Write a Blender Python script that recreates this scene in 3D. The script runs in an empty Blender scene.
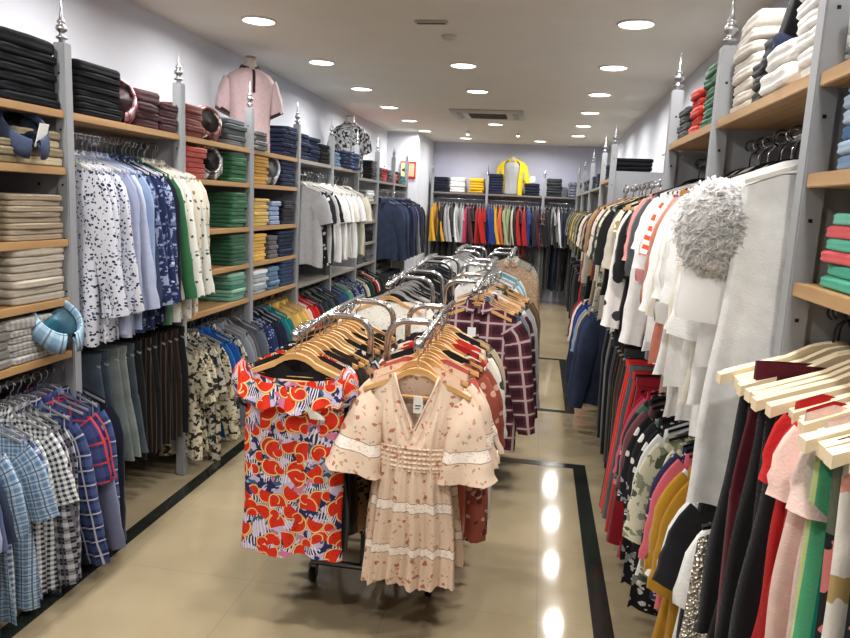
import bpy, bmesh, math, random
from mathutils import Vector, Matrix
from math import sin, cos, pi, sqrt, exp
random.seed(7)
S = bpy.context.scene
COL = S.collection

# ------------------------------------------------------------------ naming and linking
def tag(o, label=None, cat=None, group=None, kind=None):
    if label: o['label'] = label
    if cat: o['category'] = cat
    if group: o['group'] = group
    if kind: o['kind'] = kind
    return o
def mesh(name, V, F, uv=None, smooth=True, merge=False, mi=None):
    me = bpy.data.meshes.new(name)
    me.from_pydata(V, [], F)
    if uv:
        l = me.uv_layers.new(name='UVMap')
        idx = [0] * len(me.loops)
        me.loops.foreach_get('vertex_index', idx)
        flat = [0.0] * (2 * len(idx))
        for i, k in enumerate(idx): flat[2*i], flat[2*i+1] = uv[k]
        l.data.foreach_set('uv', flat)
    if mi:
        for p, m in zip(me.polygons, mi): p.material_index = m
    if merge:
        bm = bmesh.new(); bm.from_mesh(me)
        bmesh.ops.remove_doubles(bm, verts=bm.verts, dist=2e-5)
        bmesh.ops.recalc_face_normals(bm, faces=bm.faces)
        bm.to_mesh(me); bm.free()
    me.polygons.foreach_set('use_smooth', [smooth] * len(me.polygons))
    me.update()
    return me
def obj(name, me, mats, parent=None, loc=(0, 0, 0), rz=0.0, scale=None):
    o = bpy.data.objects.new(name, me); COL.objects.link(o)
    if not isinstance(mats, (list, tuple)): mats = [mats]
    while len(me.materials) < len(mats): me.materials.append(None)
    for i, m in enumerate(mats):
        o.material_slots[i].link = 'OBJECT'; o.material_slots[i].material = m
    o.location = loc; o.rotation_euler = (0, 0, rz)
    if scale: o.scale = scale
    if parent: o.parent = parent
    return o
def empty(name, loc, rz=0.0, scale=None):
    o = bpy.data.objects.new(name, None); COL.objects.link(o)
    o.location = loc; o.rotation_euler = (0, 0, rz); o.empty_display_size = .1
    if scale: o.scale = scale
    return o
ORD = ['zeroth', 'first', 'second', 'third', 'fourth', 'fifth', 'sixth', 'seventh', 'eighth', 'ninth', 'tenth', 'eleventh', 'twelfth',
       'thirteenth', 'fourteenth', 'fifteenth', 'sixteenth', 'seventeenth', 'eighteenth', 'nineteenth']
TEN = {20: 'twent', 30: 'thirt', 40: 'fort', 50: 'fift', 60: 'sixt', 70: 'sevent', 80: 'eight', 90: 'ninet'}
def nth(i):
    if i < 20: return ORD[i]
    t, r = i // 10 * 10, i % 10
    return TEN[t] + ('ieth' if r == 0 else 'y-' + ORD[r])

# ------------------------------------------------------------------ geometry helpers
class MB:
    def __init__(s): s.V = []; s.F = []; s.U = []; s.M = []; s.mat = 0
    def add(s, V, F, U=None):
        b = len(s.V); s.V += V; s.F += [tuple(b + i for i in f) for f in F]
        s.U += U if U else [(v[0] + v[1], v[2]) for v in V]
        s.M += [s.mat] * len(F); return s
    def box(s, x0, x1, y0, y1, z0, z1, bev=0.0):
        if bev:
            bm = bmesh.new(); bmesh.ops.create_cube(bm, size=1)
            for v in bm.verts:
                v.co = Vector(((x0+x1)/2 + v.co.x*(x1-x0), (y0+y1)/2 + v.co.y*(y1-y0), (z0+z1)/2 + v.co.z*(z1-z0)))
            bmesh.ops.bevel(bm, geom=bm.edges[:], offset=bev, segments=2, affect='EDGES')
            bm.verts.ensure_lookup_table()
            V = [tuple(v.co) for v in bm.verts]; F = [tuple(v.index for v in f.verts) for f in bm.faces]
            bm.free(); return s.add(V, F)
        V = [(x, y, z) for z in (z0, z1) for y in (y0, y1) for x in (x0, x1)]
        return s.add(V, [(0,2,3,1), (4,5,7,6), (0,1,5,4), (2,6,7,3), (0,4,6,2), (1,3,7,5)])
    def sweep(s, pts, rad, n=8, caps=True, flat=1.0):
        """tube through pts; rad a number or a list"""
        P = [Vector(p) for p in pts]; N = len(P)
        if not isinstance(rad, (list, tuple)): rad = [rad] * N
        V = []; up = None
        for i in range(N):
            t = (P[min(i+1, N-1)] - P[max(i-1, 0)]).normalized()
            if up is None:
                up = Vector((0, 0, 1)) if abs(t.z) < .9 else Vector((0, 1, 0))
            a = t.cross(up).normalized(); b = a.cross(t).normalized(); up = b
            for k in range(n):
                th = 2*pi*k/n
                V.append(tuple(P[i] + a*cos(th)*rad[i]*flat + b*sin(th)*rad[i]))
        F = [(i*n+k, i*n+(k+1) % n, (i+1)*n+(k+1) % n, (i+1)*n+k) for i in range(N-1) for k in range(n)]
        if caps: F += [tuple(range(n-1, -1, -1)), tuple(range((N-1)*n, N*n))]
        return s.add(V, F)
    def lathe(s, prof, c=(0, 0, 0), n=16):
        V = [(c[0]+r*cos(2*pi*k/n), c[1]+r*sin(2*pi*k/n), c[2]+z) for r, z in prof for k in range(n)]
        F = [(i*n+k, i*n+(k+1) % n, (i+1)*n+(k+1) % n, (i+1)*n+k) for i in range(len(prof)-1) for k in range(n)]
        F += [tuple(range(n-1, -1, -1)), tuple(range((len(prof)-1)*n, len(prof)*n))]
        return s.add(V, F)
    def grid(s, fn, nu, nv, close=False):
        """fn(i/nu, j/nv) -> (x,y,z,u,v)"""
        V = []; U = []
        cu = nu if close else nu + 1
        for j in range(nv+1):
            for i in range(cu):
                r = fn(i/nu, j/nv); V.append(tuple(r[:3])); U.append((r[3], r[4]))
        F = [(j*cu+i, j*cu+(i+1) % cu, (j+1)*cu+(i+1) % cu, (j+1)*cu+i) for j in range(nv) for i in range(nu)]
        return s.add(V, F, U)
    def mesh(s, name, smooth=True, merge=False):
        return mesh(name, s.V, s.F, s.U, smooth, merge, s.M if any(s.M) else None)

# ------------------------------------------------------------------ materials
def lin(c):
    return tuple(((v/255+.055)/1.055)**2.4 if v/255 > .04045 else v/255/12.92 for v in c) + (1,)
class NT:
    def __init__(s, name, rough=.85, spec=.3, metal=0.0, sheen=0.0):
        s.m = bpy.data.materials.new(name); s.m.use_nodes = True
        s.t = s.m.node_tree; s.N = s.t.nodes; s.b = s.N['Principled BSDF']
        s.b.inputs['Roughness'].default_value = rough; s.b.inputs['Metallic'].default_value = metal
        s.b.inputs['Specular IOR Level'].default_value = spec
        if sheen: s.b.inputs['Sheen Weight'].default_value = sheen
        s._uv = None
    def link(s, a, b): s.t.links.new(a, b)
    def node(s, ty, ins=None, **kw):
        n = s.N.new(ty)
        for k, v in kw.items(): setattr(n, k, v)
        for k, v in (ins or {}).items():
            if hasattr(v, 'is_linked') or hasattr(v, 'links'): s.link(v, n.inputs[k])
            else: n.inputs[k].default_value = v
        return n
    def uv(s):
        if not s._uv: s._uv = s.node('ShaderNodeTexCoord').outputs['UV']
        return s._uv
    def ma(s, op, a, b=None, c=None):
        ins = {0: a}
        if b is not None: ins[1] = b
        if c is not None: ins[2] = c
        return s.node('ShaderNodeMath', ins, operation=op).outputs[0]
    def mix(s, f, a, b):
        n = s.N.new('ShaderNodeMix'); n.data_type = 'RGBA'
        for k, v in ((0, f), (6, a), (7, b)):
            if hasattr(v, 'links'): s.link(v, n.inputs[k])
            else: n.inputs[k].default_value = v
        return n.outputs[2]
    def noise(s, sc, det=2.0, vec=None, out=0):
        n = s.node('ShaderNodeTexNoise', {'Scale': sc, 'Detail': det}); s.link(vec or s.uv(), n.inputs['Vector']); return n.outputs[out]
    def vor(s, sc, out='Distance', vec=None, feature='F1', rnd=1.0):
        n = s.node('ShaderNodeTexVoronoi', {'Scale': sc, 'Randomness': rnd}, feature=feature); s.link(vec or s.uv(), n.inputs['Vector']); return n.outputs[out]
    def warp(s, amt, sc):
        n = s.node('ShaderNodeVectorMath', operation='MULTIPLY_ADD'); s.link(s.noise(sc, 2, None, 1), n.inputs[0])
        n.inputs[1].default_value = (amt,)*3; s.link(s.uv(), n.inputs[2]); return n.outputs[0]
    def xy(s, vec=None):
        n = s.N.new('ShaderNodeSeparateXYZ'); s.link(vec or s.uv(), n.inputs[0]); return n.outputs[0], n.outputs[1]
    def vary(s, c, amt=.16):
        oi = s.node('ShaderNodeObjectInfo').outputs['Random']
        v = s.ma('MULTIPLY_ADD', oi, amt, 1 - amt/2)
        n = s.node('ShaderNodeHueSaturation', {'Value': v})
        if hasattr(c, 'links'): s.link(c, n.inputs['Color'])
        else: n.inputs['Color'].default_value = c
        return n.outputs[0]
    def col(s, c, bump=0.0, bsc=220, vary=.14):
        if vary: c = s.vary(c, vary)
        if hasattr(c, 'links'): s.link(c, s.b.inputs['Base Color'])
        else: s.b.inputs['Base Color'].default_value = c
        if bump:
            b = s.node('ShaderNodeBump', {'Strength': bump, 'Distance': .004}); s.link(s.noise(bsc, 2), b.inputs['Height']); s.link(b.outputs[0], s.b.inputs['Normal'])
        return s.m
_mc = {}
def cached(fn):
    def w(*a, **k):
        key = (fn.__name__,) + a + tuple(sorted(k.items()))
        if key not in _mc: _mc[key] = fn(*a, **k)
        return _mc[key]
    return w
@cached
def plain(c, rough=.9, sheen=.15): 
    n = NT('plain_fabric', rough, .2, sheen=sheen)
    cc = n.mix(n.noise(35, 3), lin(tuple(int(v*.86) for v in c)), lin(c))
    return n.col(cc, .35)
@cached
def denim(c):
    n = NT('denim', .92, .2)
    u, v = n.xy(); f = n.noise(14, 3)
    w = n.noise(260, 1)
    k = n.ma('ADD', n.ma('MULTIPLY', f, .75), n.ma('MULTIPLY', w, .4))
    cc = n.mix(k, lin(tuple(int(x*.55) for x in c)), lin(tuple(min(255, int(x*1.1)+4) for x in c)))
    return n.col(cc, .4, 160)
@cached
def plaid(c0, c1, c2=None, s=14.0, w=.45, line=.06):
    n = NT('checked_fabric', .9, .2)
    u, v = n.xy(n.warp(.006, 6)); out = lin(c0)
    fu = n.ma('FRACT', n.ma('MULTIPLY', u, s)); fv = n.ma('FRACT', n.ma('MULTIPLY', v, s))
    a = n.ma('LESS_THAN', fu, w); b = n.ma('LESS_THAN', fv, w)
    out = n.mix(n.ma('MULTIPLY', n.ma('ADD', a, b), .5), lin(c0), lin(c1))
    if c2:
        def ln(f): return n.ma('COMPARE', f, .72, line)
        out = n.mix(n.ma('MULTIPLY', n.ma('MAXIMUM', ln(fu), ln(fv)), .85), out, lin(c2))
    return n.col(out, .25)
@cached
def stripes(c0, c1, s=30.0, w=.5, across=False, c2=None):
    n = NT('striped_fabric', .88, .2)
    u, v = n.xy(n.warp(.004, 5)); f = n.ma('FRACT', n.ma('MULTIPLY', v if across else u, s))
    out = n.mix(n.ma('LESS_THAN', f, w), lin(c0), lin(c1))
    if c2: out = n.mix(n.ma('GREATER_THAN', f, (1+w)/2), out, lin(c2))
    return n.col(out, .25)
@cached
def printed(c0, c1, c2=None, s=28.0, t=.32, t2=.25, warp=.02, c3=None):
    """scattered blots of c1 (and c2, c3) on c0: floral, leaf and dotted prints"""
    n = NT('printed_fabric', .88, .2)
    vec = n.warp(warp, 30)
    out = n.mix(n.ma('LESS_THAN', n.vor(s, vec=vec), t), lin(c0), lin(c1))
    if c2: out = n.mix(n.ma('LESS_THAN', n.vor(s*.63, vec=n.warp(warp*1.3, 22)), t2), out, lin(c2))
    if c3: out = n.mix(n.ma('LESS_THAN', n.vor(s*.5, vec=n.warp(warp, 17)), t2*.7), out, lin(c3))
    return n.col(out, .25)
@cached
def leafy(c0, c1, c2, s=9.0, lo=.48, hi=.6):
    """larger irregular leaf and brush shapes from bands of noise"""
    n = NT('leaf_print', .88, .2)
    f = n.noise(s*2.2, 3); g = n.noise(s*3.4, 2, n.warp(.1, 4))
    a = n.ma('GREATER_THAN', f, hi); b = n.ma('GREATER_THAN', g, lo+.08)
    out = n.mix(b, lin(c0), lin(c2)); out = n.mix(a, out, lin(c1))
    return n.col(out, .25)
def slices(n, s, off, R=.36, th=.035):
    """random melon slices: (mask, red mask, rind mask)"""
    mp = n.node('ShaderNodeMapping', {'Location': off}); n.link(n.uv(), mp.inputs['Vector'])
    vt = n.node('ShaderNodeTexVoronoi', {'Scale': s, 'Randomness': .55}, voronoi_dimensions='2D'); n.link(mp.outputs[0], vt.inputs['Vector'])
    d = n.node('ShaderNodeVectorMath', operation='SUBTRACT'); n.link(mp.outputs[0], d.inputs[0]); n.link(vt.outputs['Position'], d.inputs[1])
    sc = n.node('ShaderNodeVectorMath', operation='SCALE'); n.link(d.outputs[0], sc.inputs[0]); sc.inputs['Scale'].default_value = s
    rg = n.N.new('ShaderNodeSeparateColor'); n.link(vt.outputs['Color'], rg.inputs[0])
    ro = n.node('ShaderNodeVectorRotate', {}, rotation_type='Z_AXIS'); n.link(sc.outputs[0], ro.inputs['Vector'])
    n.link(n.ma('MULTIPLY', rg.outputs[0], 6.28), ro.inputs['Angle'])
    x, y = n.xy(ro.outputs[0])
    r = n.ma('SQRT', n.ma('ADD', n.ma('MULTIPLY', x, x), n.ma('MULTIPLY', y, y)))
    half = n.ma('GREATER_THAN', y, -.1)
    full = n.ma('MULTIPLY', half, n.ma('LESS_THAN', r, R+2*th)); red = n.ma('MULTIPLY', half, n.ma('LESS_THAN', r, R))
    cream = n.ma('MULTIPLY', half, n.ma('LESS_THAN', r, R+th))
    return full, cream, red
@cached
def melon():
    n = NT('fruit_print', .85, .25)
    bg = n.mix(n.ma('GREATER_THAN', n.noise(30, 2, n.warp(.05, 8)), .5), lin((42, 44, 88)), lin((196, 184, 214)))
    w1 = n.node('ShaderNodeTexWave', {'Scale': 34.0, 'Distortion': 5.0, 'Detail': 1.0, 'Detail Scale': .4}); n.link(n.warp(.12, 5), w1.inputs['Vector'])
    bg = n.mix(n.ma('MULTIPLY', n.ma('GREATER_THAN', w1.outputs['Fac'], .62), n.ma('GREATER_THAN', n.noise(13, 1), .48)), bg, lin((232, 224, 232)))
    bg = n.mix(n.ma('LESS_THAN', n.noise(24, 1, n.warp(.06, 9)), .36), bg, lin((60, 96, 120)))
    bg = n.mix(n.ma('GREATER_THAN', n.noise(19, 2, n.warp(.06, 5)), .62), bg, lin((206, 120, 150)))
    out = bg
    for s, off, R_ in ((11.0, (.3, .7, 0), .33), (9.0, (3.33, 1.21, 0), .30), (12.0, (1.9, 5.21, 0), .22)):
        f, c, r = slices(n, s, off, R_, .03)
        out = n.mix(f, out, lin((200, 150, 70))); out = n.mix(c, out, lin((244, 216, 160)))
        out = n.mix(r, out, n.mix(n.ma('LESS_THAN', n.vor(95), .2), lin((216, 50, 26)), lin((130, 26, 16))))
    return n.col(out, .2, vary=0)
@cached
def lacy_floral():
    n = NT('small_floral_print', .88, .2)
    out = n.mix(n.noise(8, 2), lin((218, 190, 166)), lin((230, 206, 184)))
    out = n.mix(n.ma('LESS_THAN', n.vor(40, vec=n.warp(.03, 40)), .21), out, lin((200, 148, 120)))
    out = n.mix(n.ma('LESS_THAN', n.vor(25, vec=n.warp(.03, 34)), .19), out, lin((178, 116, 92)))
    out = n.mix(n.ma('LESS_THAN', n.vor(30, vec=n.warp(.05, 28)), .15), out, lin((166, 156, 128)))
    u, v = n.xy()
    slv = n.ma('GREATER_THAN', n.ma('ABSOLUTE', u), .44)
    for z0, hw, sl in ((-.275, .02, 1), (-.565, .018, 0), (-.735, .016, 0)):
        m = n.ma('COMPARE', v, z0, hw)
        if sl: m = n.ma('MULTIPLY', m, slv)
        lace = n.mix(n.ma('LESS_THAN', n.vor(120), .32), lin((246, 234, 222)), lin((226, 196, 176)))
        edge = n.ma('COMPARE', n.ma('ABSOLUTE', n.ma('SUBTRACT', v, z0)), hw, .0014)
        if sl: edge = n.ma('MULTIPLY', edge, slv)
        out = n.mix(m, out, lace); out = n.mix(edge, out, lin((140, 124, 114)))
    return n.col(out, .3, 90, vary=0)
@cached
def sequins(c=(196, 186, 172)):
    n = NT('sequins', .3, .6, metal=.55)
    out = n.mix(n.vor(170, 'Color'), lin((90, 84, 76)), lin((250, 242, 228)))
    bmp = n.node('ShaderNodeBump', {'Strength': 1.0, 'Distance': .01}); n.link(n.vor(170), bmp.inputs['Height']); n.link(bmp.outputs[0], n.b.inputs['Normal'])
    return n.col(n.mix(.55, lin(c), out), vary=0)
@cached
def sheer_white():
    n = NT('white_tulle', .95, .1, sheen=.4); m = n.col(lin((252, 251, 250)), vary=0)
    tr = n.node('ShaderNodeBsdfTranslucent', {'Color': lin((252, 251, 250))}); mx = n.node('ShaderNodeMixShader', {0: .65})
    n.link(n.b.outputs[0], mx.inputs[1]); n.link(tr.outputs[0], mx.inputs[2]); n.link(mx.outputs[0], n.N['Material Output'].inputs[0])
    return m
@cached
def paint(c, rough=.5, metal=0.0, bump=0.0, spec=.4):
    n = NT('paint', rough, spec, metal)
    tc = n.node('ShaderNodeTexCoord').outputs['Object']
    f = n.noise(3.5, 3, tc)
    return_c = n.mix(f, lin(tuple(int(v*.95) for v in c)), lin(c))
    m = n.col(return_c, vary=0)
    if bump:
        b = n.node('ShaderNodeBump', {'Strength': bump, 'Distance': .002}); n.link(n.noise(60, 4, tc), b.inputs['Height']); n.link(b.outputs[0], n.b.inputs['Normal'])
    return m
@cached
def wood(c0, c1, sc=1.0, axis='Y', rough=.45):
    n = NT('wood', rough, .4)
    tc = n.node('ShaderNodeTexCoord').outputs['Object']
    k = {'X': (1.2, 22, 22), 'Y': (22, 1.2, 22), 'Z': (22, 22, 1.2)}[axis]
    mp = n.node('ShaderNodeMapping', {'Scale': tuple(v*sc for v in k)}); n.link(tc, mp.inputs['Vector'])
    f = n.noise(1.6, 5, mp.outputs[0])
    cr = n.N.new('ShaderNodeValToRGB'); n.link(f, cr.inputs[0]); cr.color_ramp.elements[0].position = .3; cr.color_ramp.elements[1].position = .7
    cr.color_ramp.elements[0].color = lin(c0); cr.color_ramp.elements[1].color = lin(c1)
    return n.col(cr.outputs[0], vary=0)
@cached
def chrome(c=(200, 200, 204), rough=.16):
    n = NT('chrome', rough, .5, 1.0)
    tc = n.node('ShaderNodeTexCoord').outputs['Object']
    r = n.ma('MULTIPLY_ADD', n.noise(30, 2, tc), .12, rough-.05); n.link(r, n.b.inputs['Roughness'])
    n.b.inputs['Base Color'].default_value = lin(c); return n.m
@cached
def glow(c, st):
    n = NT('lamp_glow', .6); n.b.inputs['Emission Color'].default_value = lin(c); n.b.inputs['Emission Strength'].default_value = st
    n.b.inputs['Base Color'].default_value = lin(c)
    return n.m
def floor_mat():
    n = NT('polished_stone_floor', .12, .5)
    tc = n.node('ShaderNodeTexCoord').outputs['Object']
    f = n.noise(1.4, 6, tc); g = n.noise(9, 4, tc)
    cr = n.N.new('ShaderNodeValToRGB'); n.link(f, cr.inputs[0])
    cr.color_ramp.elements[0].position = .3; cr.color_ramp.elements[0].color = lin((144, 128, 99))
    cr.color_ramp.elements[1].position = .7; cr.color_ramp.elements[1].color = lin((167, 151, 121))
    c = n.mix(n.ma('MULTIPLY', g, .45), cr.outputs[0], lin((176, 162, 134)))
    x, y = n.xy(tc)
    def joint(v, o): return n.ma('LESS_THAN', n.ma('ABSOLUTE', n.ma('SUBTRACT', n.ma('FRACT', n.ma('MULTIPLY_ADD', v, 1/.6, o)), .5)), .0032)
    j = n.ma('MAXIMUM', joint(x, .33), joint(y, .1))
    c = n.mix(n.ma('MULTIPLY', j, .35), c, lin((120, 104, 82)))
    n.link(n.ma('MULTIPLY_ADD', n.noise(5, 3, tc), .06, .055), n.b.inputs['Roughness'])
    return n.col(c, vary=0)

GREY = paint((148, 150, 154), .42)
GREYD = paint((112, 115, 122), .5)
DARKHOLE = paint((18, 18, 20), .8)
BOARD_L = wood((152, 116, 74), (180, 144, 100))
BOARD_G = paint((150, 144, 136), .5)
CHROME = chrome()
STEEL = chrome((150, 150, 156), .3)
HANG_WOOD = wood((196, 146, 88), (222, 176, 118), .8, 'X', .4)
HANG_IVORY = paint((232, 214, 180), .35)
HANG_BLACK = paint((22, 22, 24), .35)
HANG_GREY = paint((150, 148, 146), .4)
HANG_WHITE = paint((225, 222, 215), .4)
WHITECARD = paint((236, 236, 234), .6)
BLACKP = paint((20, 20, 22), .5)

# ------------------------------------------------------------------ hangers (origin where the hook meets the rail)
def hook_mesh(r=.0024, drop=.075):
    m = MB(); pts = [(.018*cos(a), 0, .004-.018+.018*sin(a)+.006) for a in [-.35*pi + k*(1.35*pi)/9 for k in range(10)]]
    pts = [(-x, y, z) for x, y, z in pts]
    pts += [(.016, 0, -.022), (.004, 0, -.034), (0, 0, -.045), (0, 0, -drop)]
    m.sweep(pts, r, 6); return m.mesh('hook')
def arm_z(x, peak=.0):
    a = abs(x); return -.074 - .024*min(1, a/.07)**1.5 - .42*max(0, a-.05)
def hanger_mesh(W=.2, t=.012, h=.016, bar=False, tip=1.0):
    m = MB(); V = []; N = 20
    for i in range(N+1):
        x = -W + 2*W*i/N; z = arm_z(x)
        e = abs(x)/W; hh = h*(1.0 - .25*e) * (tip if e > .9 else 1); tt = t*(1+ .9*e*e)
        V += [(x, -tt/2, z-hh), (x, tt/2, z-hh), (x, tt/2, z), (x, -tt/2, z)]
    F = [(4*i+k, 4*i+(k+1) % 4, 4*i+4+(k+1) % 4, 4*i+4+k) for i in range(N) for k in range(4)] + [(3, 2, 1, 0), (4*N, 4*N+1, 4*N+2, 4*N+3)]
    m.add(V, F)
    if bar: m.sweep([(-W*.93, 0, arm_z(W*.93)-h*.8), (-W*.5, 0, arm_z(W)-h), (W*.5, 0, arm_z(W)-h), (W*.93, 0, arm_z(W*.93)-h*.8)], .005, 8)
    return m.mesh('hanger_body', smooth=False)
HOOK = hook_mesh()
HM = {'wood': hanger_mesh(.188, .013, .022, True), 'ivory': hanger_mesh(.2, .016, .026, False, 1.15), 'black': hanger_mesh(.18, .008, .012), 'grey': hanger_mesh(.18, .008, .012), 'white': hanger_mesh(.18, .009, .014)}
HC = {'wood': HANG_WOOD, 'ivory': HANG_IVORY, 'black': HANG_BLACK, 'grey': HANG_GREY, 'white': HANG_WHITE}
HN = {'wood': 'light wooden', 'ivory': 'thick ivory', 'black': 'black plastic', 'grey': 'grey plastic', 'white': 'white plastic'}
FARV, FARF = [], []
def put_hanger(kind, loc, rz, label, group, hookm=None, sx=1.0, far=False):
    if far:                                   # the smallest, farthest hangers are gathered into one object
        for me in (HM[kind], HOOK):
            k = len(FARV); c, s = cos(rz), sin(rz)
            for v in me.vertices: FARV.append((loc[0]+c*v.co.x-s*v.co.y, loc[1]+s*v.co.x+c*v.co.y, loc[2]+v.co.z))
            for p in me.polygons: FARF.append(tuple(k+i for i in p.vertices))
        return None
    b = obj('clothes_hanger', HM[kind], HC[kind], None, loc, rz, (sx, 1, 1))
    tag(b, label, 'hanger', group)
    obj('hook', HOOK, hookm or (HANG_BLACK if kind == 'black' else CHROME), b)
    return b

# ------------------------------------------------------------------ garments (origin on the rail, hanging along -z, front to -y)
def sst(a, b, x):
    t = min(1, max(0, (x-a)/(b-a))); return t*t*(3-2*t)
def zt(x, slope=.42, neckw=.06): return -.088 - slope*max(0, abs(x)-neckw)
_gm = {}
def garment(W=.19, L=.72, hem=.2, waist=None, T=.04, neck='round', sleeve='short', A=.013, k=9.0, seed=0, nu=20, nv=20,
            slv=None, spread=.12, fla=1.0, hemz=0.0, slope=.42, sho=.72):
    key = (W, L, hem, waist, T, neck, sleeve, A, k, seed, nu, nv, slv, spread, fla, hemz, slope, sho)
    if key in _gm: return _gm[key]
    R = random.Random(seed*91+5); p = [R.uniform(0, 6.28) for _ in range(8)]
    m = MB()
    nw, dipf, dipb = {'round': (.075, .075, .02), 'v': (.085, .2, .02), 'shirt': (.05, .05, .01), 'wide': (.13, .09, .05), 'boat': (.11, .03, .02), 'off': (W*.97, .09, .10), 'strap': (.12, .1, .09)}[neck]
    def wid(v):
        if waist: return W + (waist-W)*sst(.0, .36, v) if v < .36 else waist + (hem-waist)*sst(.3, 1.0, v)**.8
        return W + (hem-W)*v
    def rip(u, v):
        a = A*(.15+.85*v**1.1)
        return a*(sin((k+2*sin(p[4]))*u+p[0]+1.2*v) + .6*sin(1.9*k*u+p[1]-v) + .35*sin(3.1*k*u+p[2]) + .5*sin(3.5*v+2.2*u+p[3]))
    def top(u, front):
        x = u*W; z = zt(x, slope, .06)
        if abs(x) < nw:
            c = cos(pi/2*abs(x)/nw); d = (dipf if front else dipb)
            z -= d*((1-abs(x)/nw)**.9 if neck == 'v' else c**.6)
        return z
    for front in (1, 0):
        def fn(a, b):
            u = -cos(pi*a)*.35 + (2*a-1)*.65; v = b**.9
            w = wid(v); x = u*w; z0 = top(u, front)
            zh = -L + hemz*cos(2.2*u) + .012*sin(5*u+p[5])*v
            z = z0 + (zh-z0)*v
            th = T*.5*sqrt(max(0, 1-u*u))*(.22+.78*sst(0, .25, v))*(1+.25*sin(4*v+p[4]))
            y = (-th if front else th) + rip(u, v)*sst(0, .3, v)
            x += .006*sin(9*v+p[6]+u)*v
            return (x, y, z, x + (0 if front else .37), z)
        m.grid(fn, nu, nv)
    if sleeve != 'none':
        Ls, r0, r1 = {'short': (.19, .078, .074), 'long': (.55, .078, .045), 'cap': (.09, .07, .066), 'bell': (.33, .06, .104), 'flutter': (.13, .075, .1), 'half': (.3, .078, .062)}[sleeve]
        if slv: Ls = slv
        for sd in (-1, 1):
            an = (spread if sleeve != 'short' else spread*1.7) + R.uniform(-.05, .05)
            bend = R.uniform(-.5, .9) * (.10 if sleeve == 'long' else .03)
            path = [(W*.80, zt(W, slope) - .068)]; NS = 24
            for q in range(NS):
                t = (q+.5)/NS; ang = an + (sho-an)*(1-sst(0, .45 if Ls < .35 else .2, t))
                path.append((path[-1][0] + sin(ang)*Ls/NS, path[-1][1] - cos(ang)*Ls/NS))
            def fs(a, b):
                th = 2*pi*a; q = b*NS; i0 = min(NS-1, int(q)); f = q - i0
                cx = path[i0][0]*(1-f) + path[i0+1][0]*f; cz = path[i0][1]*(1-f) + path[i0+1][1]*f
                ang = an + (sho-an)*(1-sst(0, .45 if Ls < .35 else .2, b))
                r = r0 + (r1-r0)*(b**1.5 if sleeve in ('bell', 'flutter') else b)
                nx, nz = cos(ang), sin(ang)
                ry = (T*.5)*(.55+.5*sst(0, .3, b)) * (1 + (.5*b if sleeve == 'bell' else 0))
                fr = A*.7*(.2+b)*(sin(3*th+p[1]+4*b) + sin(5*th+p[2])*.5)*(1.6 if sleeve in ('bell', 'flutter') else .7)
                kk = .004*sin(22*b+p[3])*b
                x = sd*(cx + nx*(r+kk)*cos(th)); z = cz + nz*(r+kk)*cos(th)
                y = ry*sin(th) - (.012+bend*.3)*b - bend*b*b + fr
                return (x, y, z, r*cos(th)*.9 + sd*.6 + (.2 if sin(th) > 0 else 0), -.1 - b*Ls)
            m.grid(fs, 14, 12 if sleeve in ('long', 'half', 'bell') else 6, close=True)
    me = m.mesh('garment', merge=True); _gm[key] = me; return me
def collar_mesh(key='c'):
    if 'collar' in _gm: return _gm['collar']
    m = MB()
    def band(a, b):      # stand and fall of a shirt collar, open at the front
        th = pi*(.08 + 1.84*a) + pi*1.5 - pi*0
        th = -pi/2 + pi*.09 + 2*pi*.91*a
        if b < .5: r = 1.0; z = -.105 + .036*(b/.5)
        else: r = 1.0 + .32*(b-.5)/.5; z = -.069 - .042*((b-.5)/.5)*(1+.35*max(0, -sin(th)))
        x = .052*r*cos(th); y = .022*r*sin(th) - .004
        return (x, y, z - .014*max(0, -sin(th)), x*2, z)
    m.grid(band, 20, 6)
    _gm['collar'] = m.mesh('collar', merge=True); return _gm['collar']
def placket_mesh():
    if 'plk' in _gm: return _gm['plk']
    m = MB()
    m.grid(lambda a, b: (.014*(2*a-1), -.026-.002*sin(pi*a), -.15-.5*b, a*.03, -.5*b), 3, 12)
    _gm['plk'] = m.mesh('button_placket'); return _gm['plk']
def trousers(W=.19, L=.8, flat=False, seed=0, T=.03, top=-.10, cuff=.085, gap=.01, A=.007):
    key = ('tr', W, L, flat, seed, T, top, cuff)
    if key in _gm: return _gm[key]
    R = random.Random(seed+40); p = [R.uniform(0, 6.28) for _ in range(6)]
    m = MB(); rise = .27
    def hip(a, b):
        th = 2*pi*a; w = W*(.9+.12*sst(0, 1, b)); z = top - rise*b
        x = w*cos(th); y = T*.5*sin(th)*(1+.4*b) + A*b*sin(3*cos(th)*3+p[0])
        return (x, y, z, x + (.4 if sin(th) > 0 else 0), z)
    m.grid(hip, 24, 6, close=True)
    for sd in (-1, 1):
        def leg(a, b):
            th = 2*pi*a; z = top - rise*.93 - (L-rise)*b
            w = W*.5*(1-b) + cuff*b; c = sd*(W*.52 + .0*b)
            x = c + w*cos(th); y = T*.6*sin(th) + A*(.3+b)*sin(6*cos(th)+p[1]+sd+4*b)
            return (x, y, z, x + (.4 if sin(th) > 0 else 0), z)
        m.grid(leg, 16, 12, close=True)
    me = m.mesh('trousers', merge=True); _gm[key] = me; return me
def band_mesh(W=.175, T=.034, top=-.10, h=.035):
    key = ('bd', W, T, top)
    if key in _gm: return _gm[key]
    m = MB(); m.grid(lambda a, b: (W*1.01*cos(2*pi*a), T*.56*sin(2*pi*a), top+.004-h*b, W*cos(2*pi*a), -h*b), 24, 2, close=True)
    _gm[key] = m.mesh('waistband'); return _gm[key]
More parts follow.
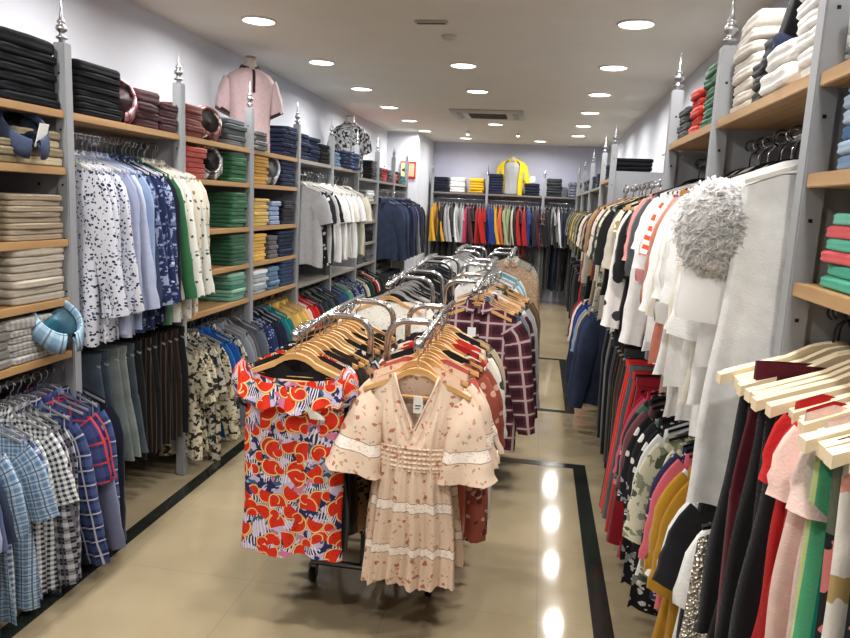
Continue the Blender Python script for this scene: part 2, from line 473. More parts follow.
def skirt(W=.16, L=.6, hem=.26, T=.04, A=.014, k=11, seed=0, top=-.10):
    key = ('sk', W, L, hem, T, A, k, seed)
    if key in _gm: return _gm[key]
    R = random.Random(seed+77); p = [R.uniform(0, 6.28) for _ in range(6)]
    m = MB()
    def f(a, b):
        th = 2*pi*a; w = W + (hem-W)*b**.8; z = top - (L+top)*b
        x = w*cos(th); y = T*.5*(1+b)*sin(th) + A*b*(sin(k*cos(th)+p[0]) + .5*sin(2.1*k*cos(th)+p[1]))
        return (x, y, z + .01*sin(6*cos(th))*b, x + (.4 if sin(th) > 0 else 0), z)
    m.grid(f, 40, 16, close=True)
    me = m.mesh('skirt', merge=True); _gm[key] = me; return me

# kinds: (object name, category word, mesh maker)
def make_kind(kind, sd):
    s = sd % 3
    K = {
     'shirt': lambda: garment(neck='shirt', sleeve='long', L=.86, hem=.2, seed=s),
     'shortshirt': lambda: garment(neck='shirt', sleeve='short', L=.76, hem=.225, seed=s, slv=.24),
     'tee': lambda: garment(neck='round', sleeve='short', L=.7, hem=.215, seed=s),
     'polo': lambda: garment(neck='shirt', sleeve='short', L=.7, hem=.215, seed=s),
     'sweater': lambda: garment(neck='round', sleeve='long', L=.66, hem=.2, T=.05, seed=s),
     'jacket': lambda: garment(neck='shirt', sleeve='long', L=.74, hem=.23, T=.07, A=.007, seed=s),
     'blouse': lambda: garment(neck='v', sleeve='half', L=.66, hem=.24, A=.013, seed=s),
     'top': lambda: garment(neck='wide', sleeve='cap', L=.62, hem=.21, A=.011, seed=s, W=.185),
     'vest': lambda: garment(neck='strap', sleeve='none', L=.64, hem=.21, A=.011, seed=s, W=.17),
     'dress': lambda: garment(neck='round', sleeve='cap', L=1.02, hem=.27, waist=.16, A=.016, seed=s, W=.185, nv=26),
     'longtop': lambda: garment(neck='wide', sleeve='half', L=.84, hem=.25, A=.015, seed=s, k=12),
     'plaintunic': lambda: garment(neck='boat', sleeve='none', L=.8, hem=.225, W=.18, A=.009, seed=s, k=6, T=.05),
     'tunic_short': lambda: garment(neck='wide', sleeve='half', L=.74, hem=.215, A=.013, seed=s, k=8, slv=.24),
     'slipdress': lambda: garment(neck='strap', sleeve='none', L=1.0, hem=.23, waist=.165, A=.015, seed=s, W=.17, nv=26),
     'shortdress': lambda: garment(neck='round', sleeve='cap', L=.82, hem=.195, waist=.155, A=.014, seed=s, W=.175, nv=24),
     'floraldress': lambda: garment(W=.16, L=.86, hem=.175, waist=.125, T=.05, neck='v', sleeve='bell', A=.012, k=15, seed=s, nu=30, nv=30, slv=.27, spread=.12, slope=.42, sho=.75),
     'trousers': lambda: trousers(seed=s),
     'skirt': lambda: skirt(seed=s),
    }
    return K[kind]()
KN = {'shirt': ('shirt', 'shirt'), 'shortshirt': ('shirt', 'shirt'), 'tee': ('t_shirt', 't-shirt'), 'polo': ('polo_shirt', 'polo shirt'),
      'sweater': ('sweater', 'sweater'), 'jacket': ('jacket', 'jacket'), 'blouse': ('blouse', 'blouse'), 'top': ('top', 'top'),
      'vest': ('sleeveless_top', 'top'), 'dress': ('dress', 'dress'), 'longtop': ('tunic', 'tunic'), 'plaintunic': ('tunic', 'tunic'), 'slipdress': ('dress', 'dress'), 'shortdress': ('dress', 'dress'), 'floraldress': ('dress', 'dress'), 'tunic_short': ('tunic', 'tunic'), 'trousers': ('trousers', 'trousers'), 'skirt': ('skirt', 'skirt')}
COLLARED = ('shirt', 'shortshirt', 'polo', 'jacket')
NOUN = {'shirt': 'shirt', 'shortshirt': 'short-sleeved shirt', 'tee': 't-shirt', 'polo': 'polo shirt', 'sweater': 'sweater', 'jacket': 'jacket',
        'blouse': 'blouse', 'top': 'top', 'vest': 'sleeveless top', 'dress': 'dress', 'longtop': 'tunic', 'plaintunic': 'sleeveless tunic', 'slipdress': 'sleeveless dress', 'shortdress': 'dress', 'floraldress': 'dress', 'tunic_short': 'tunic', 'trousers': 'trousers', 'skirt': 'skirt'}
rnd = random.Random(3)
def hang(items, x, y0, dy, z, where, end, group, hk='black', along='y', yaw=.05, jit=.01, detail=True, dz=0.0, scl=1.0, hookm=None, dx=0.0, hangers=True, far=False):
    """items: (kind, material, description[, scale]) in order from the named end of the rail"""
    for i, it in enumerate(items):
        kind, mt, desc = it[:3]; sc = (it[3] if len(it) > 3 else 1.0)*scl
        o = rnd.uniform(-jit, jit)
        if along == 'y': loc = (x + o + dx*i, y0 + dy*i, z + dz*i); rz = rnd.uniform(-yaw, yaw)
        else: loc = (x + dy*i, y0 + o, z); rz = pi/2 + rnd.uniform(-yaw, yaw)
        nm, cat = KN[kind]
        me = make_kind(kind, i)
        pos = nth(i+1) + ' from ' + end
        g = obj(nm, me, mt, None, (loc[0], loc[1], loc[2]), rz, (sc, 1, sc))
        tag(g, '%s %s, %s of %s' % (desc, NOUN[kind], pos, where), cat, group)
        if detail and kind in COLLARED: obj('collar', collar_mesh(), mt, g)
        if detail == 2 and kind in ('shirt', 'shortshirt'): obj('button_placket', placket_mesh(), mt, g)
        if kind == 'trousers': obj('waistband', band_mesh(), mt, g)
        if kind == 'skirt': obj('waistband', band_mesh(.162), mt, g)
        hkind = hk if isinstance(hk, str) else hk[i % len(hk)]
        if hangers: put_hanger(hkind, loc, rz, '%s hanger, %s of %s' % (HN[hkind], pos, where), 'hangers of ' + where, hookm, sc*{'vest': .92, 'top': .95, 'dress': .95, 'shortdress': .92, 'floraldress': .84, 'slipdress': .95}.get(kind, 1.0), far)

# ------------------------------------------------------------------ folded clothes (front fold towards +x)
def folded_mesh(w, d, h, seed=0, lobes=2):
    key = ('fo', w, d, h, seed, lobes)
    if key in _gm: return _gm[key]
    R = random.Random(seed); p = [R.uniform(0, 6.28) for _ in range(5)]
    m = MB(); nu, nv = 40, 9
    def f(a, b):
        th = 2*pi*a; ph = -pi/2 + pi*b
        e = .2; c, s = cos(th), sin(th)
        sx = math.copysign(abs(c)**e, c); sy = math.copysign(abs(s)**e, s)
        r = h*.46; q = cos(ph) if 0 < b < 1 else 0.0
        cre = r*.55*exp(-(ph/.22)**2) if sx > .3 else r*.2*exp(-(ph/.2)**2)
        if b in (0, 1): q = -.0
        ex = (d/2-r) + (r*q - cre); ey = (w/2-r) + r*q
        if b in (0, 1): ex *= .02; ey *= .02
        x = ex*sx + .004*sin(3*sy+p[0]); y = ey*sy + .004*sin(3*sx+p[1])
        zz = h/2 + h/2*sin(ph)
        if b in (0, 1): zz += 0
        elif b > .5: zz += .05*h*sin(p[2]+5*th)*.5
        return (x, y, zz, y+x*.3, x+zz)
    m.grid(f, nu, nv, close=True)
    _gm[key] = m.mesh('folded', merge=True); return _gm[key]
def stack(x, y, z, n, mt, desc, where, rz=0.0, w=.27, d=.34, h=.03, name='folded_shirt', cat='folded shirt', top=None, jit=.008, lean=0.0):
    """n folded pieces, the lowest first; mt may be a list used in turn"""
    zz = z + .001
    for i in range(n):
        hh = h*(1.55 if (top and i == n-1) else rnd.uniform(.94, 1.06))
        m_ = mt[i % len(mt)] if isinstance(mt, (list, tuple)) else mt
        de = desc[i % len(desc)] if isinstance(desc, (list, tuple)) else desc
        o = obj(name, folded_mesh(w, d, h, (i*7+int(y*10)) % 4), m_, None, (x + rnd.uniform(-jit, jit), y + rnd.uniform(-jit, jit) + lean*i, zz), rz + rnd.uniform(-.03, .03), (1, 1, hh/h))
        pos = 'topmost' if i == n-1 else ('lowest' if i == 0 else nth(i+1) + ' from bottom')
        tag(o, '%s, %s, %s' % (de, pos, where), cat, 'stack %s' % where)
        zz += hh*.985
    return zz

# ------------------------------------------------------------------ the room
XL, XR, YB, YF, ZC = -2.42, 1.06, 12.6, -3.2, 2.68
WALL = paint((210, 213, 221), .85, 0, .15); WALLB = paint((200, 202, 222), .85, 0, .15)
CEIL = paint((224, 219, 208), .9, 0, .1)
def struct(name, m, mt, smooth=False):
    o = obj(name, m.mesh(name, smooth), mt); o['kind'] = 'structure'; return o
struct('floor', MB().box(XL-.1, XR+.1, YF-.1, YB+.1, -.1, 0), floor_mat())
struct('ceiling', MB().box(XL-.1, XR+.1, YF-.1, YB+.1, ZC, ZC+.1), CEIL)
struct('wall_left', MB().box(XL-.1, XL, YF, YB, 0, ZC), WALL)
struct('wall_right', MB().box(XR, XR+.1, YF, YB, 0, ZC), WALL)
struct('wall_back', MB().box(XL-.1, XR+.1, YB, YB+.1, 0, ZC), WALLB)
struct('wall_front', MB().box(XL-.1, XR+.1, YF-.1, YF, 0, ZC), WALL)
struct('wall_pillar', MB().box(XL+.001, -1.93, 11.0, YB-.001, .001, ZC-.001), WALL)
STRIP = paint((38, 42, 38), .14)
ti = 0
for x0, x1, y0, y1 in ((-1.845, -1.77, YF, 10.9), (.32, .40, YF, 4.45), (-1.77, .32, 4.37, 4.45), (.315, .39, 5.61, 7.7), (-1.77, .315, 5.61, 5.68), (-1.77, .315, 7.63, 7.7)):
    ti += 1
    struct('trim_%d' % ti, MB().box(x0, x1, y0, y1, .0002, .0016), STRIP)

# ------------------------------------------------------------------ ceiling fittings
LG = glow((255, 248, 236), 9.0)
RING = paint((225, 222, 215), .4)
lamps = []
for k in range(-3, 6):
    y = 4.37 + 1.28*k
    lamps += [(-1.80, y, 'left'), (.46, y, 'right')]
lamps += [(-.67, y, 'middle') for y in (5.67, 6.91, 9.61, 3.09, 1.81, .53)] + [(-1.28, 11.72, 'back'), (-.09, 11.81, 'back')]
rings = MB().lathe([(.097, 0), (.108, 0), (.108, -.006), (.102, -.012), (.097, -.010), (.097, 0)], n=32).mesh('rim')
disc = MB().lathe([(.097, 0), (.097, -.005), (.0001, -.006)], n=32).mesh('diffuser')
for x, y, row in lamps:
    e = empty('ceiling_downlight', (x, y, ZC))
    cnt = sorted(v[1] for v in lamps if v[2] == row)
    vis = [v for v in cnt if v > 4.2 or row == 'back']
    if y in vis:
        lab = 'round recessed ceiling light, %s from camera in the %s row' % (nth(vis.index(y)+1), row) if row != 'back' else 'round recessed ceiling light by the back wall, %s one' % ('left' if x < -.5 else 'right')
    else: lab = 'round recessed ceiling light in the %s row, out of frame, %s from front wall' % (row, nth(cnt.index(y)+1))
    tag(e, lab, 'ceiling light', 'recessed ceiling lights')
    obj('rim', rings, RING, e); obj('diffuser', disc, LG, e)
    L = bpy.data.lights.new('downlight', 'AREA'); L.shape = 'DISK'; L.size = .16; L.energy = 15.5; L.color = (1, .985, .965)
    L.spread = math.radians(168)
    lo = bpy.data.objects.new('downlight_lamp', L); COL.objects.link(lo); lo.parent = e; lo.location = (0, 0, -.016)
# slot vent, sensor, air-conditioning cassette, two small spots
m = MB().box(-.1, .1, -.03, .03, -.012, 0, .004)
o = obj('ceiling_vent', m.mesh('vent'), paint((196, 190, 180), .5), None, (-.72, 4.36, ZC)); tag(o, 'narrow slotted vent in the ceiling nearest the camera', 'ceiling vent')
obj('slot', MB().box(-.085, .085, -.016, .016, -.015, -.011).mesh('slot'), paint((96, 88, 78), .7), o)
o = obj('smoke_detector', MB().lathe([(.05, 0), (.05, -.01), (.04, -.022), (.015, -.028), (.001, -.028)], n=24).mesh('det'), paint((190, 185, 176), .5), None, (-.66, 4.72, ZC)); tag(o, 'low round ceiling sensor just behind the slotted vent', 'detector')
e = empty('air_conditioner', (-.69, 8.62, ZC)); tag(e, 'square ceiling air conditioning panel with dark grille', 'air conditioner')
obj('panel', MB().box(-.42, .42, -.42, .42, -.02, 0, .006).mesh('p'), paint((198, 194, 186), .5), e)
g = MB().box(-.22, .22, -.2, .2, -.024, -.019)
obj('grille', g.mesh('g', False), paint((120, 114, 106), .6), e)
for k in range(9): obj('slat', MB().box(-.215, .215, -.19+.044*k, -.176+.044*k, -.032, -.023).mesh('s', False), paint((90, 86, 80), .6), e)
for sx in (-1, 1): obj('air_flap', MB().box(sx*.33-.03, sx*.33+.03, -.25, .25, -.026, -.019, .002).mesh('s', False), paint((170, 166, 160), .6), e)
for x, w in ((-1.13, 'left'), (-.40, 'right')):
    e = empty('ceiling_spot', (x, 10.55, ZC)); tag(e, 'tiny bright ceiling spot near the back wall, %s one' % w, 'ceiling spot')
    obj('housing', MB().lathe([(.02, 0), (.03, -.02), (.03, -.05), (.022, -.052)], n=14).mesh('h'), RING, e)
    obj('bulb', MB().lathe([(.024, -.051), (.02, -.062), (.001, -.068)], n=14).mesh('h'), glow((255, 250, 240), 6.0), e)

# red safety sign on the pillar
e = empty('safety_sign', (-2.04, 10.99, 2.10)); tag(e, 'small red safety sign with pale panels on the pale pillar', 'sign')
obj('plate', MB().box(-.15, .09, -.008, 0, -.13, .13, .003).mesh('p', False), paint((178, 30, 24), .4), e)
obj('pale_panel', MB().box(-.145, -.075, -.0105, -.0085, -.11, .11).mesh('p', False), paint((240, 226, 170), .5), e)
obj('pale_panel', MB().box(-.02, .065, -.0105, -.0085, -.095, .1).mesh('p', False), paint((244, 176, 140), .5), e)
obj('arrow', MB().add([(-.125, -.012, .02), (-.095, -.012, .02), (-.095, -.012, .05), (-.075, -.012, 0), (-.095, -.012, -.05), (-.095, -.012, -.02), (-.125, -.012, -.02)], [(0, 1, 2, 3, 4, 5, 6)]).mesh('a', False), paint((60, 40, 24), .5), e)

# ------------------------------------------------------------------ shelving
ZS = [1.915, 1.69, 1.40, 1.155, .92]      # top faces of the boards
FIN = MB().lathe([(.012, 0), (.012, .012), (.022, .016), (.022, .024), (.011, .028), (.011, .04), (.02, .046), (.023, .055), (.02, .064), (.01, .07), (.016, .078), (.016, .084), (.009, .09), (.007, .105), (.001, .17)], n=12).mesh('finial')
def upright(side, parent, y, deep, zt_=2.18):
    m = MB(); m.box(-.025, .025, -.025, .025, .002, zt_, .004)          # the post at the front (x=0)
    sg = -1 if side == 'L' else 1
    if deep:
        xa, xb = sorted((sg*.02, sg*.45)); m.box(xa, xb, -.009, .009, .15, zt_-.22)
    else:
        xa, xb = sorted((sg*.02, sg*.45))
        for z in (ZS[0]-.06, .16): m.box(xa, xb, -.012, .012, z-.02, z+.02)
        xa, xb = sorted((sg*.42, sg*.46)); m.box(xa, xb, -.02, .02, .002, 2.0)
    m.mat = 1
    for k in range(9):
        z = .3 + .22*k
        m.lathe([(.005, 0), (.005, .001)], (0, 0, 0), 6) if False else None
        m.box(-.004, .004, -.0262, -.0252, z-.004, z+.004)
        if deep: m.box(sg*.12-.006, sg*.12+.006, -.0100, -.0091, z-.006, z+.006)
    u = obj('upright', m.mesh('upright', False), [GREY, DARKHOLE], parent, (0, y, 0))
    obj('finial', FIN, chrome((176, 176, 180), .35), u, (0, 0, zt_))
    return u
def board(parent, side, y0, y1, z, deep=.43, mt=None):
    sg = -1 if side == 'L' else 1
    xa, xb = sorted((-sg*.018, sg*deep))
    return obj('shelf', MB().box(xa, xb, y0+.0265, y1-.0265, -.03, 0, .002).mesh('shelf', False), mt or BOARD_L, parent, (0, 0, z))
def rod(parent, x, y0, y1, z, r=.0125, mt=None, br=True):
    m = MB().sweep([(x, y0, z-r), (x, y1, z-r)], r, 12)
    return obj('hanging_rail', m.mesh('rail'), mt or CHROME, parent)
def bay(side, x, y0, y1, shelves, label, rails=(), last=False, deep=True, boards=None, first=True):
    e = empty('shelving_unit', (x, 0, 0)); tag(e, label, 'shelving unit')
    if first: upright(side, e, y0, deep)
    if last: upright(side, e, y1, deep)
    for z in shelves: board(e, side, y0, y1, z, mt=boards)
    for (dx, z) in rails: rod(e, dx, y0+.027, y1-.027, z)
    return e
XP, XQ = -1.94, .58
P = [1.76 + .936*i for i in range(10)]
LRX = -.16                                           # top left rails sit 16 cm behind the posts
GL = 'grey shelving bay with wood boards on the left wall, '
bay('L', XP, .82, P[0], ZS, GL + 'out of frame nearest the camera')
bay('L', XP, P[0], P[1], ZS[:4]+[.93], GL + 'holding the beige stacks', [(-.08, .85)])
bay('L', XP, P[1], P[2], ZS[:1], GL + 'with the dotted shirts', [(-.16, 1.85), (-.16, .98)])
bay('L', XP, P[2], P[3], ZS, GL + 'holding the green stacks', [(-.12, .87)])
bay('L', XP, P[3], P[4], ZS, GL + 'holding the yellow stacks', [(-.12, .87)])
bay('L', XP, P[4], P[5], [ZS[0], .90], GL + 'behind the grey and white tees', [(-.12, 1.82), (-.12, .85)], boards=BOARD_G)
bay('L', XP, P[5], P[6], [ZS[0], .90], GL + 'above the patterned bust display', [(-.12, 1.82), (-.12, .85)], boards=BOARD_G)
bay('L', XP, P[6], P[7], [1.85, 1.6, 1.38, 1.14, .91], GL + 'with five small grey shelves', [(-.12, .84)], boards=BOARD_G)
bay('L', XP, P[7], P[8], [1.85], GL + 'above the navy jackets', [(-.05, 1.74), (-.05, .84)], boards=BOARD_G)
bay('L', XP, P[8], P[9], [1.85], GL + 'farthest one beside the pillar', [(-.05, 1.74)], last=True, boards=BOARD_G)
GR = 'grey shelving bay on the right wall, '
Q = [.78, 1.69, 2.6, 3.5]
bay('R', XQ, Q[0], Q[1], [1.93, 1.72, 1.485], GR + 'nearest, with ivory hangers below two shelves', [(.092, 1.435)])
bay('R', XQ, Q[1], Q[2], [1.94], GR + 'with white folded clothes on top', [(.11, 1.86), (.11, 1.02)])
bay('R', XQ, Q[2], Q[3], [1.94], GR + 'with red and green stacks on top', [(.11, 1.86), (.11, 1.02)], last=True)
e = bay('R', XQ, 6.3, 7.25, [1.9, 1.5, 1.2], GR + 'beyond the long open rail', [(.12, 1.0)])
for i in range(3): bay('R', XQ, 7.25+1.58*i, 8.83+1.58*i, [1.86], GR + '%s bay beyond the long open rail' % nth(i+2), [(.12, 1.72), (.12, 1.0)], last=(i == 2), boards=BOARD_G)
# open rail between the two right-hand runs
e = empty('clothes_rail', (.69, 0, 0)); tag(e, 'long open clothes rail fixed to right wall between shelving runs', 'clothes rail')
rod(e, 0, 3.53, 6.27, 1.80); rod(e, 0, 3.53, 6.27, 1.02)
for y in (3.75, 5.0, 6.1):
    for z in (1.79, 1.01): obj('bracket', MB().box(0, .37, y-.01, y+.01, z-.012, z+.008).mesh('b', False), GREY, e)
e = obj('support_bar', MB().sweep([(0, 3.5, 0), (0, 6.3, 0)], .014, 8).mesh('b'), paint((225, 225, 228), .4), None, (.98, 0, 2.11)); tag(e, 'white horizontal bar running along the right wall above hanging clothes', 'wall bar')

# back wall shelving
e = empty('shelving_unit', (0, 12.2, 0)); tag(e, 'grey shelving run with two long rails across the back wall', 'shelving unit')
bx = [-1.86, -.92, .03, .8]
for x in bx:
    u = obj('upright', MB().box(-.022, .022, -.022, .022, .002, 2.12, .004).box(-.01, .01, .02, .38, 1.7, 1.76).box(-.01, .01, .02, .38, .2, .26).mesh('u', False), GREY, e, (x, 0, 0))
    obj('finial', FIN, STEEL, u, (0, 0, 2.12))
for a, b in zip(bx, bx[1:]):
    obj('shelf', MB().box(a+.01, b-.01, -.02, .38, 1.785, 1.815, .002).mesh('shelf', False), paint((120, 112, 108), .5), e)
    for z in (1.72, 1.12):
        obj('hanging_rail', MB().sweep([(a+.01, .05, z-.0125), (b-.01, .05, z-.0125)], .0125, 10).mesh('rail'), CHROME, e)

# ================================================================== CONTENT
# ---- colour helpers
BLK = plain((26, 26, 29)); CHAR = plain((52, 54, 58)); NAVY = plain((30, 36, 62)); DNAVY = plain((24, 27, 44)); WHT = plain((238, 238, 236)); OFFW = plain((214, 206, 190))
CREAM = plain((206, 190, 158)); BEIGE = plain((158, 142, 120)); LBEIGE = plain((182, 172, 156)); GRYC = plain((128, 128, 130)); LGRY = plain((172, 172, 174)); DGRY = plain((78, 80, 84))
RED = plain((186, 28, 30)); BRED = plain((214, 44, 30)); MAR = plain((86, 24, 34)); BURG = plain((62, 26, 34)); RUST = plain((116, 52, 44)); CORAL = plain((176, 76, 66)); PINK = plain((222, 150, 146)); LPINK = plain((232, 196, 184))
ROYAL = plain((36, 56, 150)); BRIGHTB = plain((24, 84, 156)); DENB = denim((60, 76, 106)); DEND = denim((34, 42, 66)); DENL = denim((104, 130, 158)); DENF = denim((112, 118, 120)); DENBLK = denim((22, 23, 28)); DENS = denim((46, 54, 76))
TEAL = plain((20, 112, 116)); TURQ = plain((92, 178, 196)); GREEN = plain((48, 104, 66)); DGREEN = plain((22, 56, 44)); MINT = plain((104, 156, 134)); OLIVE = plain((110, 106, 52)); PALEG = plain((160, 170, 132))
YEL = plain((222, 170, 34)); MUST = plain((180, 132, 36)); GOLD = plain((206, 158, 70)); LYEL = plain((212, 178, 96)); ORNG = plain((204, 112, 54)); BRN = plain((82, 54, 36)); DBRN = plain((48, 36, 30)); TAN = plain((160, 126, 86)); KHAKI = plain((140, 126, 98)); LAV = plain((168, 176, 206)); LBLUE = plain((146, 166, 200))
DOTS = printed((206, 208, 218), (44, 48, 70), (92, 98, 124), s=66, t=.33, t2=.2); DOTS2 = printed((196, 200, 214), (52, 60, 92), (120, 126, 150), s=78, t=.34, t2=.2)
WDOT = printed((214, 214, 206), (70, 84, 78), (150, 150, 140), s=38, t=.26, t2=.2); SPRIG = printed((204, 196, 182), (124, 110, 92), (70, 66, 60), s=42, t=.26, t2=.14)
BLPR = printed((34, 44, 82), (120, 136, 176), (200, 204, 220), s=46, t=.34, t2=.16); BLPAT = leafy((40, 48, 84), (96, 112, 150), (150, 160, 190), 12)
LEAF = leafy((204, 196, 172), (52, 50, 46), (148, 132, 104), 12, .5, .55); LEAF2 = leafy((186, 180, 166), (40, 42, 46), (96, 96, 92), 14, .5, .53)
def pick(lst, n, r=random.Random(11)): return [r.choice(lst) for _ in range(n)]
LFT = 'left wall, bay '

# ---- left wall, upper rail with the dotted shirts
up1 = [('shirt', DOTS, 'white navy-dotted'), ('shirt', DOTS, 'white navy-dotted'), ('shirt', DOTS2, 'grey dotted'), ('shirt', DOTS, 'white navy-dotted'), ('shirt', DOTS2, 'grey dotted'),
       ('shirt', LAV, 'plain lavender-grey'), ('shirt', plain((176, 184, 210)), 'pale lilac'), ('shirt', stripes((180, 190, 216), (150, 164, 200), 70), 'fine blue striped'), ('shirt', LBLUE, 'light blue'),
       ('shirt', BLPAT, 'navy patterned'), ('shirt', DENB, 'mid blue denim'), ('shirt', BLPR, 'navy and white print'), ('shirt', BLPR, 'navy and white print'), ('shirt', BLPAT, 'navy patterned'), ('shirt', DNAVY, 'dark navy'),
       ('shirt', GREEN, 'green'), ('shirt', WDOT, 'white sprigged'), ('shirt', OFFW, 'off-white'), ('shirt', WDOT, 'white sprigged'), ('shirt', WHT, 'white'), ('shirt', SPRIG, 'beige sprigged'), ('shirt', WDOT, 'white sprigged'), ('shirt', SPRIG, 'beige sprigged'), ('shirt', SPRIG, 'beige sprigged')]
hang([(a, m_, d_) for a, m_, d_ in up1], XP-.13, P[1]+.08, .0395, 1.85, 'upper left rail', 'camera end', 'shirts on the upper left rail', 'white', jit=.012, detail=2, scl=1.06, yaw=.09)
# ---- below it: jeans and striped trousers
lo1 = [('trousers', denim((62, 72, 84)), 'dark blue denim'), ('trousers', denim((58, 68, 80)), 'dark blue denim'), ('trousers', denim((104, 112, 112)), 'faded grey denim'), ('trousers', denim((120, 128, 124)), 'faded grey-green denim'),
       ('trousers', denim((70, 80, 88)), 'grey-blue denim'), ('trousers', BLK, 'black'), ('trousers', stripes((26, 24, 24), (74, 58, 48), 46, .3), 'black brown-striped'), ('trousers', BLK, 'black'), ('trousers', stripes((26, 24, 24), (74, 58, 48), 46, .3), 'black brown-striped'),
       ('trousers', stripes((26, 24, 24), (64, 52, 44), 46, .3), 'black brown-striped'), ('trousers', DBRN, 'dark brown'), ('trousers', BLK, 'black')]
for k, (it, y, r) in enumerate(zip(lo1, [2.78+.072*i for i in range(12)], [.22, .1, .18, .1, .05, 0, .1, 0, .1, .05, 0, 0])):
    kind, mt, ds = it
    me = trousers(.19, .56 if k < 5 else .62, seed=k % 3, cuff=.14 if k < 5 else .1)
    o = obj('trousers', me, mt, None, (XP-.13, y, .98), r, (1.05, 1, 1)); tag(o, '%s trousers, %s from camera end below the dotted shirts' % (ds, nth(k+1)), 'trousers', 'trousers below the dotted shirts')
    obj('waistband', band_mesh(.175), mt, o)
    put_hanger('grey', (XP-.13, y, .98), r, 'grey plastic hanger, %s from camera end below the dotted shirts' % nth(k+1), 'hangers below the dotted shirts')
# ---- near left lower rail, checked shirts
G1 = plaid((220, 222, 224), (36, 40, 52), s=52, w=.5); G2 = plaid((200, 208, 218), (70, 90, 120), s=44, w=.5); G3 = plaid((160, 178, 194), (88, 116, 146), (50, 66, 96), 32, .4, .06)
PB = plaid((34, 44, 84), (70, 84, 130), (190, 188, 200), 17, .45, .05); PR = plaid((38, 44, 86), (66, 72, 118), (186, 60, 64), 13, .5, .05); PW = plaid((32, 34, 46), (190, 190, 196), (90, 90, 100), 24, .4, .08)
PG = plaid((150, 158, 180), (56, 66, 100), (200, 204, 216), 26, .45, .06)
low0 = [('tee', plain((196, 206, 204)), 'pale mint'), ('shortshirt', WHT, 'white'), ('shortshirt', WHT, 'white'), ('shortshirt', stripes((220, 224, 228), (60, 80, 110), 90, .2), 'white pinstriped'),
        ('shortshirt', LAV, 'lilac blue'), ('shortshirt', plain((70, 84, 122)), 'slate blue'), ('shortshirt', DENS, 'dark denim'), ('shortshirt', G3, 'pale blue checked'), ('shortshirt', G2, 'blue gingham'), ('shortshirt', G3, 'pale blue checked'),
        ('shortshirt', PG, 'grey-blue checked'), ('shortshirt', G1, 'black and white gingham'), ('shortshirt', G1, 'black and white gingham'), ('shirt', PW, 'charcoal and white checked'), ('shirt', PW, 'charcoal and white checked'), ('shirt', PB, 'navy checked'),
        ('shortshirt', PR, 'navy and red checked'), ('shortshirt', PR, 'navy and red checked'), ('shirt', plain((120, 126, 156)), 'grey-blue'), ('shirt', PB, 'navy checked'), ('shirt', DNAVY, 'dark navy')]
hang(low0, XP-.06, 1.72, .051, .85, 'near left lower rail', 'camera end', 'checked shirts on the near left lower rail', 'grey', detail=2, yaw=.12, scl=1.05, jit=.015)
# ---- long lower rail on the left
low2 = [('shortshirt', LEAF, 'cream and black leaf-print'), ('shortshirt', LEAF, 'cream and black leaf-print'), ('shortshirt', LEAF2, 'grey leaf-print'), ('shirt', LEAF, 'cream and black leaf-print'), ('shortshirt', BRIGHTB, 'bright blue'), ('shortshirt', BRIGHTB, 'bright blue'),
        ('shortshirt', LEAF2, 'grey leaf-print'), ('shortshirt', plain((122, 128, 140)), 'grey'), ('shortshirt', GRYC, 'mid grey'), ('tee', DGRY, 'dark grey'), ('tee', plain((86, 92, 104)), 'slate grey'), ('tee', DGRY, 'dark grey'), ('shortshirt', BLPR, 'navy printed'),
        ('shortshirt', BLPR, 'navy printed'), ('tee', DNAVY, 'navy'), ('tee', NAVY, 'navy'), ('tee', TEAL, 'teal'), ('polo', TEAL, 'teal'), ('polo', YEL, 'yellow'), ('polo', LYEL, 'soft yellow'), ('polo', GOLD, 'mustard yellow'), ('polo', LYEL, 'soft yellow'), ('polo', GOLD, 'mustard yellow'),
        ('polo', LPINK, 'pale pink'), ('polo', RED, 'red'), ('polo', RED, 'red'), ('polo', MAR, 'maroon'), ('polo', DGRY, 'dark grey'), ('tee', CHAR, 'charcoal'), ('tee', BLK, 'black'), ('tee', plain((40, 72, 76)), 'dark teal'), ('tee', DGRY, 'dark grey'), ('tee', CHAR, 'charcoal'),
        ('shortshirt', DENB, 'mid blue denim'), ('shortshirt', DENS, 'dark denim'), ('shortshirt', denim((60, 84, 130)), 'blue denim'), ('shortshirt', DENB, 'mid blue denim'), ('tee', TEAL, 'teal'), ('tee', MINT, 'mint green'), ('tee', LPINK, 'pale pink'), ('shortshirt', BLPR, 'navy printed'), ('tee', GRYC, 'mid grey'),
        ('shortshirt', BLPAT, 'blue patterned'), ('shortshirt', BLPR, 'navy printed'), ('shortshirt', BLPAT, 'blue patterned'), ('shirt', CHAR, 'charcoal'), ('shirt', OFFW, 'off-white'), ('shirt', OLIVE, 'olive'), ('shirt', DGREEN, 'dark green'), ('shirt', DGREEN, 'dark green'), ('shirt', BLK, 'black'), ('shirt', RED, 'red'), ('shirt', OFFW, 'off-white'), ('shirt', BLK, 'black'), ('shirt', CHAR, 'charcoal'), ('shirt', BLK, 'black')]
hang(low2, XP-.1, P[2]+.02, .083, .87, 'long left lower rail', 'camera end', 'shirts on the long left lower rail', 'grey', yaw=.1, jit=.02, detail=True)
